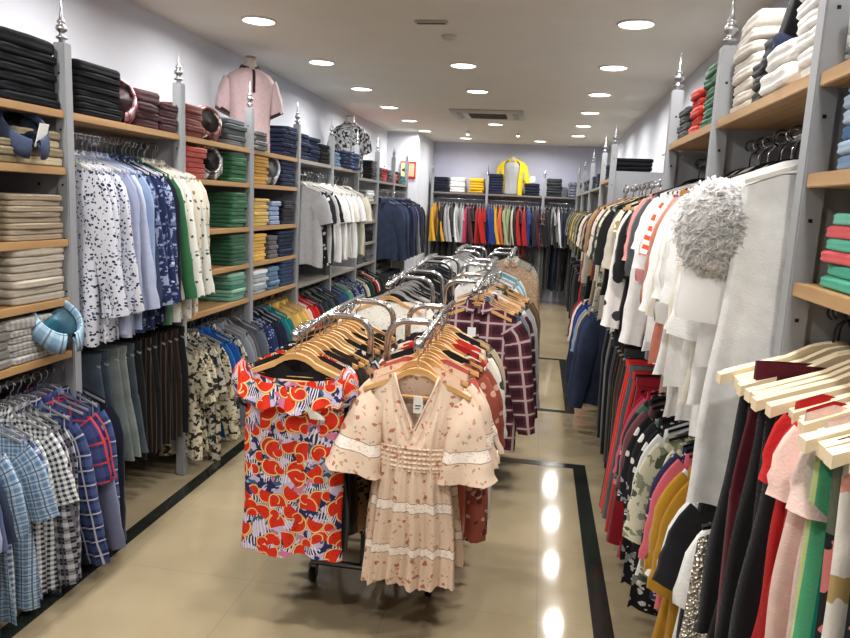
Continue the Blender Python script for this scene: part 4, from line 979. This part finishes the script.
hang(low4, .62, 5.05, .115, 1.02, 'far right lower rail', 'camera end', 'denim jackets on the far right lower rail', 'white', yaw=.12, detail=True, scl=1.05, far=True)
far2 = [('blouse', m_, d_) for m_, d_ in ((BEIGE, 'beige'), (RUST, 'rust brown'), (OFFW, 'ivory'), (SPRIG, 'beige sprigged'), (BLK, 'black'), (BEIGE, 'beige'), (OLIVE, 'olive'), (BLK, 'black'), (OFFW, 'ivory'), (OLIVE, 'olive'), (DGRY, 'dark grey'), (YEL, 'yellow'), (BLK, 'black'), (OLIVE, 'olive'), (CHAR, 'charcoal'), (GRYC, 'grey'), (BLK, 'black'), (DNAVY, 'navy'), (BLK, 'black'), (OLIVE, 'olive'))]
hang(far2, .70, 7.32, .225, 1.72, 'farthest right upper rail', 'camera end', 'tops on the farthest right upper rail', 'wood', yaw=.1, detail=False, far=True)
hang([('trousers', m_, d_) for m_, d_ in ((RED, 'red'), (BRED, 'bright red'), (OFFW, 'ivory'), (BLK, 'black'), (DGRY, 'dark grey'), (RED, 'red'), (BLK, 'black'), (DNAVY, 'navy'), (BLK, 'black'), (DGRY, 'dark grey'), (BLK, 'black'), (CHAR, 'charcoal'), (BLK, 'black'), (CHAR, 'charcoal'))], .68, 6.45, .35, 1.0, 'farthest right lower rail', 'camera end', 'trousers on the farthest right lower rail', 'black', yaw=.1, detail=False, far=True)

# tulle jacket: a body with layered fluffy ruffles
tj = obj('tulle_jacket', garment(neck='v', sleeve='half', L=.62, hem=.23, A=.012, seed=1, W=.2, T=.05), sheer, None, (XR1-.04, 1.855, 1.86), .05, (1.1, 1, 1))
tag(tj, 'white fluffy tulle jacket second along the upper right rail', 'jacket')
R9 = random.Random(5)
def ruffle(cx, cz, rx, rz_, ry, n, ln, name, parent):
    m = MB()
    for i in range(n):
        th = R9.uniform(0, 2*pi); q = sqrt(R9.random())
        x = cx + rx*q*cos(th); z = cz + rz_*q*sin(th); y = -ry*sqrt(max(0, 1-q*q))*R9.uniform(.9, 1.02)
        a = R9.uniform(0, 2*pi); dx = cos(a); dz = sin(a); l = ln*R9.uniform(.6, 1.2); w = ln*.3
        c = R9.uniform(.0, .35)
        V = []; U = []
        for k in range(4):
            t = k/3; px = x + dx*l*t; pz = z + dz*l*t - .3*l*t*t; py = y - c*l*.5*sin(pi*t*.7)
            ww = w*(1-.65*t)
            V += [(px - dz*ww, py + .004*sin(9*t+i), pz + dx*ww), (px, py - .008, pz), (px + dz*ww, py, pz - dx*ww)]
        F = [(3*k+j, 3*k+j+1, 3*k+j+4, 3*k+j+3) for k in range(3) for j in range(2)]
        m.add(V, F)
    return obj(name, m.mesh(name), sheer, parent)
m = MB()
def pf(a, b):
    th = 2*pi*a; ph = -pi/2 + pi*b
    k = 1 + .025*sin(5*th+3*ph) + .02*sin(9*ph+2*th) + .02*sin(13*th-5*ph) + R9.uniform(-.022, .022)*(0 < b < 1)*(a < 1)
    return (-.225 + .085*k*cos(ph)*cos(th), -.03 + .05*k*cos(ph)*sin(th), -.27 + .115*k*sin(ph), a, b)
m.grid(pf, 90, 60, close=True); obj('tulle_puff', m.mesh('puff'), sheer, tj)
ruffle(-.225, -.27, .092, .123, .082, 1500, .013, 'tulle_ruffle', tj)

# ---- right shelves, folded
RX = XQ+.17
def rstack(y, z, n, mt, ds, wh, **k): return stack(k.pop('x', RX), y, z, n, mt, ds, wh, rz=pi, **k)
rstack(3.32, 1.94, 4, CHAR, 'folded charcoal tee', 'farthest on the right top shelf', w=.24, h=.034, name='folded_t_shirt', cat='folded t-shirt')
rstack(3.1, 1.94, 5, plain((196, 52, 34)), 'folded bright red tee', 'on the right top shelf', w=.2, h=.036, name='folded_t_shirt', cat='folded t-shirt')
rstack(2.83, 1.94, 6, plain((28, 92, 60)), 'folded dark green tee', 'beside the second right post', w=.26, h=.038, name='folded_t_shirt', cat='folded t-shirt')
rstack(2.43, 1.94, 8, plain((222, 216, 206)), 'folded ivory sweater', 'leftmost of the white ones', w=.26, h=.034, name='folded_sweater', cat='folded sweater', top=1)
rstack(2.22, 1.94, 3, BLK, 'folded black sweater', 'between the white stacks', w=.15, h=.04, name='folded_sweater', cat='folded sweater')
o = obj('folded_sweater', folded_mesh(.12, .3, .07), NAVY, None, (RX, 2.24, 2.066), pi); tag(o, 'folded navy sweater bulging on top of the black ones', 'folded sweater')
o = obj('folded_sweater', folded_mesh(.3, .3, .06, 2), BLK, None, (RX+.02, 2.14, 2.165), pi); o.rotation_euler = (.75, 0, pi); tag(o, 'folded black sweater leaning up against white stack', 'folded sweater')
rstack(2.02, 1.94, 2, plain((232, 230, 226)), 'plump folded white sweater', 'in front of the tall white stack', w=.24, h=.062, name='folded_sweater', cat='folded sweater', x=RX-.02)
rstack(1.84, 1.94, 9, WHT, 'folded white sweater', 'beside the nearest right post', w=.24, h=.04, name='folded_sweater', cat='folded sweater', top=1)
rstack(1.48, 1.72, 7, [plain((108, 140, 176)), plain((160, 184, 206)), plain((70, 112, 160)), plain((176, 196, 214)), plain((160, 184, 206))], ['folded blue tee', 'folded pale blue tee', 'folded mid blue tee', 'folded very pale blue tee', 'folded sky blue tee'], 'nearest right shelf', w=.25, h=.031, name='folded_t_shirt', cat='folded t-shirt')
rstack(1.5, 1.93, 4, WHT, 'folded white tee', 'on the right top shelf nearest camera', w=.25, h=.032, name='folded_t_shirt', cat='folded t-shirt')
rstack(1.48, 1.485, 6, [plain((70, 170, 140)), plain((70, 170, 140)), plain((214, 84, 88)), plain((84, 178, 150)), plain((214, 84, 88)), plain((110, 190, 164))], ['folded sea green tee', 'folded sea green tee', 'folded coral tee', 'folded green tee', 'folded coral tee', 'folded mint tee'], 'above the ivory hangers', w=.25, h=.026, name='folded_t_shirt', cat='folded t-shirt')
stack(RX, 6.52, 1.9, 5, DENBLK, 'folded black jeans', 'on far right shelf beyond the open rail', rz=pi, w=.3, h=.036, **JE)
stack(RX, 6.95, 1.9, 4, DENS, 'folded dark blue jeans', 'second on far right shelf beyond the open rail', rz=pi, w=.3, h=.036, **JE)
for i in range(6):
    stack(RX, 7.5+.6*i, 1.86, 4, [DNAVY, CHAR, DENS, BLK, NAVY, DGRY][i], ['folded navy sweater', 'folded charcoal sweater', 'folded denim shirt', 'folded black sweater', 'folded navy sweater', 'folded dark grey sweater'][i], '%s along the farthest right top shelf' % nth(i+1), rz=pi, w=.3, h=.04)

# ------------------------------------------------------------------ floor racks
def rack(xc, y0, y1, hw, z, label, drop=.0, arches=(.3, .75), base=True):
    e = empty('clothes_rack', (xc, 0, 0)); tag(e, label, 'clothes rack')
    L = y1-y0
    for sd, w in ((-1, 'left'), (1, 'right')):
        m = MB().sweep([(sd*hw, y0, z-.012-drop), (sd*hw, y0+.25, z-.012-drop*.4), (sd*hw, y0+.45, z-.012), (sd*hw, y1, z-.012)], .0125, 12)
        obj('hanging_rail', m.mesh('rail'), CHROME, e)
        obj('end_ball', MB().lathe([(.001, -.02), (.014, -.014), (.019, 0), (.014, .014), (.001, .02)], (sd*hw, y0-.006, z-.012-drop), 14).mesh('ball'), CHROME, e)
        for f in arches:
            ya = y0 + L*f
            pts = [(sd*.035, ya, .09), (sd*.035, ya, z-.09)]
            for k in range(1, 7):
                a = pi/2*k/6; pts.append((sd*(.035+.075*(1-cos(a))), ya, z-.09+.075*sin(a)))
            pts += [(sd*(hw-.035), ya, z-.013)]
            for k in range(1, 4):
                a = pi/2*k/3; pts.append((sd*(hw-.035+.03*sin(a)), ya, z-.013-.012*(1-cos(a))))
            obj('arched_frame', MB().sweep(pts, .0135, 12).mesh('arch'), CHROME, e)
    m = MB()
    ya, yb = y0+L*arches[0], y0+L*arches[-1]
    for f in arches: m.sweep([(-.26, y0+L*f, .09), (.26, y0+L*f, .09)], .015, 8)
    m.sweep([(0, ya, .09), (0, yb, .09)], .015, 8)
    obj('base_frame', m.mesh('base'), STEEL, e)
    for f in (arches[0], arches[-1]):
        for sd in (-1, 1):
            c = obj('caster', MB().sweep([(sd*.25-.012, y0+L*f, .031), (sd*.25+.012, y0+L*f, .031)], .03, 16).mesh('wheel'), BLACKP, e)
            obj('fork', MB().box(sd*.25-.018, sd*.25-.013, y0+L*f-.012, y0+L*f+.012, .025, .08).box(sd*.25+.013, sd*.25+.018, y0+L*f-.012, y0+L*f+.012, .025, .08).box(sd*.25-.018, sd*.25+.018, y0+L*f-.012, y0+L*f+.012, .074, .08).mesh('fork', False), STEEL, c)
    return e
rack(-.597, 2.34, 3.3, .22, 1.17, 'chrome double clothes rack nearest the camera in the aisle', .02, (.38, .84))
rack(-.56, 3.8, 4.72, .24, 1.19, 'chrome double clothes rack holding the plaid shirt', .02, (.34, .8))
rack(-.60, 5.15, 6.05, .26, 1.19, 'third chrome clothes rack along the aisle', .02, (.2, .75))
rack(-.50, 6.7, 7.8, .26, 1.19, 'farthest chrome clothes rack in the aisle', .02, (.1, .75))

leop = printed((150, 118, 84), (30, 26, 26), (40, 34, 32), s=46, t=.32, t2=.3); bw = printed((30, 30, 33), (214, 212, 206), (90, 88, 86), s=26, t=.33, t2=.25); bw2 = stripes((28, 28, 30), (210, 206, 200), 26, .4)
fl = lacy_floral(); terra = printed((150, 78, 62), (204, 160, 140), (90, 50, 44), s=30, t=.3)
# front left: the fruit-print dress
xa, za = -.815, 1.15
d = obj('shortdress', garment(W=.178, L=.83, hem=.19, T=.07, neck='off', sleeve='none', A=.008, k=7, seed=4, nu=44, nv=40, slope=.3), melon(), None, (xa, 2.335, za), .03)
tag(d, 'red fruit-print off-shoulder dress hanging at front of left rack', 'dress')
m = MB()
def fr(a, b):
    u = -1 + 2*a; x = u*(.181 + .008*b); z = zt(u*.178, .3) - .09*cos(pi/2*abs(u))**.6 - .006 - .085*b - .012*sin(8*u)*b
    return (x, -.035 - .022*b - .012*b*sin(13*u+1) - .02*(1-u*u), z, x+.9, z)
m.grid(fr, 60, 10); obj('neck_ruffle', m.mesh('ruffle'), melon(), d)
m = MB(); m.grid(lambda a, b: (.06+.055*a+.02*b, -.078-.004*sin(pi*a), -.235-.05*b-.03*a*(1-b), a, b), 6, 4)
obj('white_lining', m.mesh('lining'), plain((232, 226, 212)), d)
for sd in (-1, 1):
    m = MB()
    def puff(a, b):
        th = 2*pi*a; s = b; r = .05*(.7+.5*sin(pi*s*.9)); cx = sd*(.165+.04*s); cz = -.135 - .10*s
        return (cx + sd*r*cos(th)*.6, -.005 + r*.55*sin(th) + .004*sin(6*th), cz + r*cos(th)*.75 + .006*sin(5*th), r*th+.3*sd, s*.1)
    m.grid(puff, 24, 10, close=True)
    obj('puff_sleeve', m.mesh('puff'), melon(), d)
HB = 'front rack left row'
put_hanger('wood', (xa, 2.335, za), .03, 'light wooden hanger holding the fruit-print dress', 'wooden hangers on the front rack')
lf = [('shortdress', BLK, 'black'), ('shortdress', melon(), 'fruit-print'), ('shortdress', BLK, 'black'), ('shortdress', DBRN, 'dark brown'), ('longtop', leop, 'leopard-print'), ('longtop', bw, 'black white-blotched'), ('longtop', bw2, 'black and white striped'), ('shortdress', BLK, 'black'), ('longtop', bw, 'black white-blotched'), ('longtop', leop, 'leopard-print'), ('blouse', printed((30, 30, 34), (206, 190, 150), s=9, t=.2), 'black cream-motif'), ('longtop', BLK, 'black'), ('blouse', bw, 'black white-blotched'), ('longtop', BLK, 'black'), ('blouse', TAN, 'tan'), ('longtop', BLK, 'black')]
lf = [('shortdress' if it[0] == 'dress' else it[0],) + it[1:] for it in lf]
hang(lf, xa, 2.385, .05, 1.155, HB, 'camera end', 'dresses in the left row of the front rack', 'wood', yaw=.09, jit=.012)
# front right: the small-floral dress
xb, zb_ = -.375, 1.135
d = obj('shortdress', garment(W=.16, L=.875, hem=.175, waist=.122, T=.075, neck='v', sleeve='bell', A=.013, k=15, seed=2, nu=60, nv=46, slv=.27, spread=.14, slope=.42, sho=.75), fl, None, (xb, 2.33, zb_), -.02)
tag(d, 'cream small-floral v-neck dress with lace bands at front of right rack', 'dress')
m = MB()                                                    # neckline edging, waist drawstring, tag
m.sweep([(-.078, -.012, -.097), (-.06, -.026, -.15), (-.035, -.036, -.21), (-.006, -.041, -.285), (.006, -.041, -.285), (.035, -.036, -.21), (.06, -.026, -.15), (.078, -.012, -.097)], .0042, 6)
obj('neckline_trim', m.mesh('trim'), plain((226, 196, 174)), d)
m = MB()
m.grid(lambda a, b: (.1255*(1+.02*cos(6.28*b))*cos(2*pi*a), -.004 + (.047 + .003*sin(46*2*pi*a) + .0035*sin(5*2*pi*b))*sin(2*pi*a), -.345-.085*b, .125*cos(2*pi*a)*1.2, -.345-.085*b), 184, 24, close=True)
obj('smocked_waist', m.mesh('waist'), fl, d)
t = obj('price_tag', MB().box(-.016, .016, -.0012, .0012, -.03, .03).mesh('tag', False), WHITECARD, d, (0.01, -.022, -.2)); t.rotation_euler = (.1, 0, .1)
obj('tag_text', MB().box(-.01, .01, -.0018, -.0013, -.004, 0).box(-.01, .006, -.0018, -.0013, -.014, -.011).mesh('txt', False), plain((60, 60, 64)), t)
put_hanger('wood', (xb, 2.33, zb_), -.02, 'light wooden hanger holding the cream floral dress', 'wooden hangers on the front rack')
d2 = [('floraldress', fl, 'cream small-floral'), ('floraldress', fl, 'cream small-floral'), ('shortdress', plain((196, 96, 82)), 'coral', .92), ('floraldress', fl, 'cream small-floral'), ('longtop', terra, 'terracotta printed'), ('shortdress', BLK, 'black', .9), ('longtop', terra, 'terracotta printed'), ('longtop', printed((226, 222, 210), (96, 120, 100), (206, 110, 110), s=16, t=.26, t2=.2), 'white floral'),
      ('shortdress', printed((170, 40, 36), (30, 34, 40), (60, 90, 60), s=14, t=.3), 'red dark-floral', .95), ('longtop', printed((220, 216, 206), (60, 70, 80), s=14, t=.26), 'white printed'), ('shortdress', printed((206, 60, 50), (40, 70, 60), (230, 200, 190), s=12, t=.3), 'red tropical', .95), ('longtop', printed((226, 220, 206), (170, 100, 96), (60, 80, 66), s=15, t=.28), 'white rose-print'), ('longtop', BURG, 'burgundy'), ('shortdress', printed((36, 38, 44), (180, 150, 140), s=15, t=.25), 'dark floral', .95), ('longtop', plain((196, 176, 150)), 'beige'), ('longtop', rose, 'dark rose-print')]
hang(d2, xb, 2.385, .052, 1.15, 'front rack right row', 'camera end', 'dresses in the right row of the front rack', 'wood', yaw=.08, jit=.012)
# second rack
pl = plaid((98, 44, 54), (52, 26, 36), (186, 168, 168), 12.5, .5, .07)
o = obj('shirt', garment(neck='shirt', sleeve='long', L=.9, hem=.225, seed=5, A=.013, T=.06, nu=30, nv=30, slv=.6, spread=.12), pl, None, (-.30, 3.84, 1.17), -.03, (1.12, 1, 1)); tag(o, 'burgundy and white plaid flannel shirt at front of second rack', 'shirt')
obj('collar', collar_mesh(), pl, o); obj('button_placket', placket_mesh(), pl, o); 
t = obj('price_tag', MB().box(-.02, .02, -.001, .001, -.04, .04).mesh('tag', False), WHITECARD, o, (-.02, -.05, -.25))
put_hanger('wood', (-.30, 3.84, 1.17), -.03, 'light wooden hanger holding the plaid flannel shirt', 'wooden hangers on the second rack')
r2 = [('shirt', DENB, 'blue denim'), ('shirt', DENB, 'blue denim'), ('shirt', GRYC, 'mid grey'), ('shirt', pl, 'burgundy plaid'), ('shirt', WHT, 'white'), ('shirt', WHT, 'white'), ('shirt', LGRY, 'light grey'), ('jacket', DGREEN, 'dark green'), ('jacket', DGREEN, 'dark green'), ('jacket', BLK, 'black'), ('jacket', plain((92, 66, 38)), 'brown'), ('jacket', plain((92, 66, 38)), 'brown')]
hang(r2, -.30, 3.92, .066, 1.185, 'second rack right row', 'camera end', 'shirts in the right row of the second rack', 'wood', yaw=.1, jit=.02, scl=1.1, dx=.004)
lace = printed((226, 220, 208), (204, 196, 180), s=60, t=.3)
o = obj('blouse', garment(neck='boat', sleeve='half', L=.66, hem=.2, W=.19, seed=3, A=.012, T=.06, nu=28, nv=24, slv=.26, spread=.2), lace, None, (-.80, 3.84, 1.17), .03, (1.12, 1, 1)); tag(o, 'white lace blouse at front left of the second rack', 'blouse')
put_hanger('wood', (-.80, 3.84, 1.17), .03, 'light wooden hanger holding the white lace blouse', 'wooden hangers on the second rack')
hang([('longtop', lace, 'white lace'), ('blouse', BLK, 'black'), ('longtop', OFFW, 'ivory'), ('blouse', BLK, 'black'), ('longtop', BLK, 'black'), ('blouse', CHAR, 'charcoal'), ('longtop', BLK, 'black'), ('blouse', BLK, 'black')], -.80, 3.93, .09, 1.185, 'second rack left row', 'camera end', 'tops in the left row of the second rack', 'grey', yaw=.1)
# third and fourth racks
hang([('jacket', m_, d_) for m_, d_ in ((BLK, 'black'), (BLK, 'black'), (CHAR, 'charcoal'), (BLK, 'black'), (DNAVY, 'dark navy'), (BLK, 'black'), (DGRY, 'dark grey'), (BLK, 'black'))], -.86, 5.2, .1, 1.19, 'third rack left row', 'camera end', 'black jackets on the third rack', 'grey', yaw=.1, far=True)
hang([('blouse', m_, d_) for m_, d_ in ((WHT, 'white'), (LGRY, 'light grey'), (WHT, 'white'), (TURQ, 'turquoise'), (TURQ, 'turquoise'), (LGRY, 'light grey'), (WHT, 'white'), (BEIGE, 'beige'), (BEIGE, 'beige'))], -.34, 5.2, .09, 1.19, 'third rack right row', 'camera end', 'light tops on the third rack', 'white', yaw=.1, far=True)
hang([('blouse', m_, d_) for m_, d_ in ((WHT, 'white'), (LGRY, 'light grey'), (WHT, 'white'), (DGRY, 'dark grey'), (WHT, 'white'), (BLK, 'black'), (LGRY, 'light grey'), (BLK, 'black'))], -.76, 6.78, .12, 1.19, 'farthest rack left row', 'camera end', 'tops in the left row of the farthest rack', 'white', yaw=.1, far=True)
kn = printed((168, 140, 116), (196, 172, 150), s=70, t=.4)
hang([('shirt', m_, d_) for m_, d_ in ((kn, 'beige knitted'), (TURQ, 'turquoise'), (kn, 'beige knitted'), (TAN, 'tan'), (kn, 'beige knitted'), (BLK, 'black'), (DNAVY, 'navy'), (BLK, 'black'))], -.24, 6.78, .12, 1.19, 'farthest rack right row', 'camera end', 'knitwear in the right row of the farthest rack', 'white', yaw=.1, far=True)

if FARV:
    o = obj('clothes_hanger', mesh('hangers', FARV, FARF, None, False), HANG_GREY); tag(o, 'the many small hangers on the far rails and rear racks', 'hanger', None, 'stuff')


# ------------------------------------------------------------------ camera, light, colour
cam = bpy.data.cameras.new('camera'); co = bpy.data.objects.new('camera', cam); COL.objects.link(co)
pit, yaw_, rol = .1635579, .15294715, .0482164
fw = Vector((-sin(yaw_)*cos(pit), cos(yaw_)*cos(pit), -sin(pit))); rt = Vector((cos(yaw_), sin(yaw_), 0)); up = rt.cross(fw)
r2 = rt*cos(rol) + up*sin(rol); u2 = up*cos(rol) - rt*sin(rol)
M3 = Matrix((r2, u2, -fw)).transposed()
co.matrix_world = Matrix.Translation((0, 0, 1.62)) @ M3.to_4x4()
cam.sensor_width = 36; cam.lens = 706.086*36/850; cam.clip_start = .05; cam.clip_end = 60
S.camera = co
W = bpy.data.worlds.new('world'); S.world = W; W.use_nodes = True
W.node_tree.nodes['Background'].inputs[0].default_value = (.8, .85, 1, 1); W.node_tree.nodes['Background'].inputs[1].default_value = .3
vs = S.view_settings; vs.view_transform = 'Standard'; vs.look = 'None'; vs.gamma = 1; vs.use_curve_mapping = False; vs.exposure = -0.04
S.cycles.max_bounces = 8; S.cycles.diffuse_bounces = 5
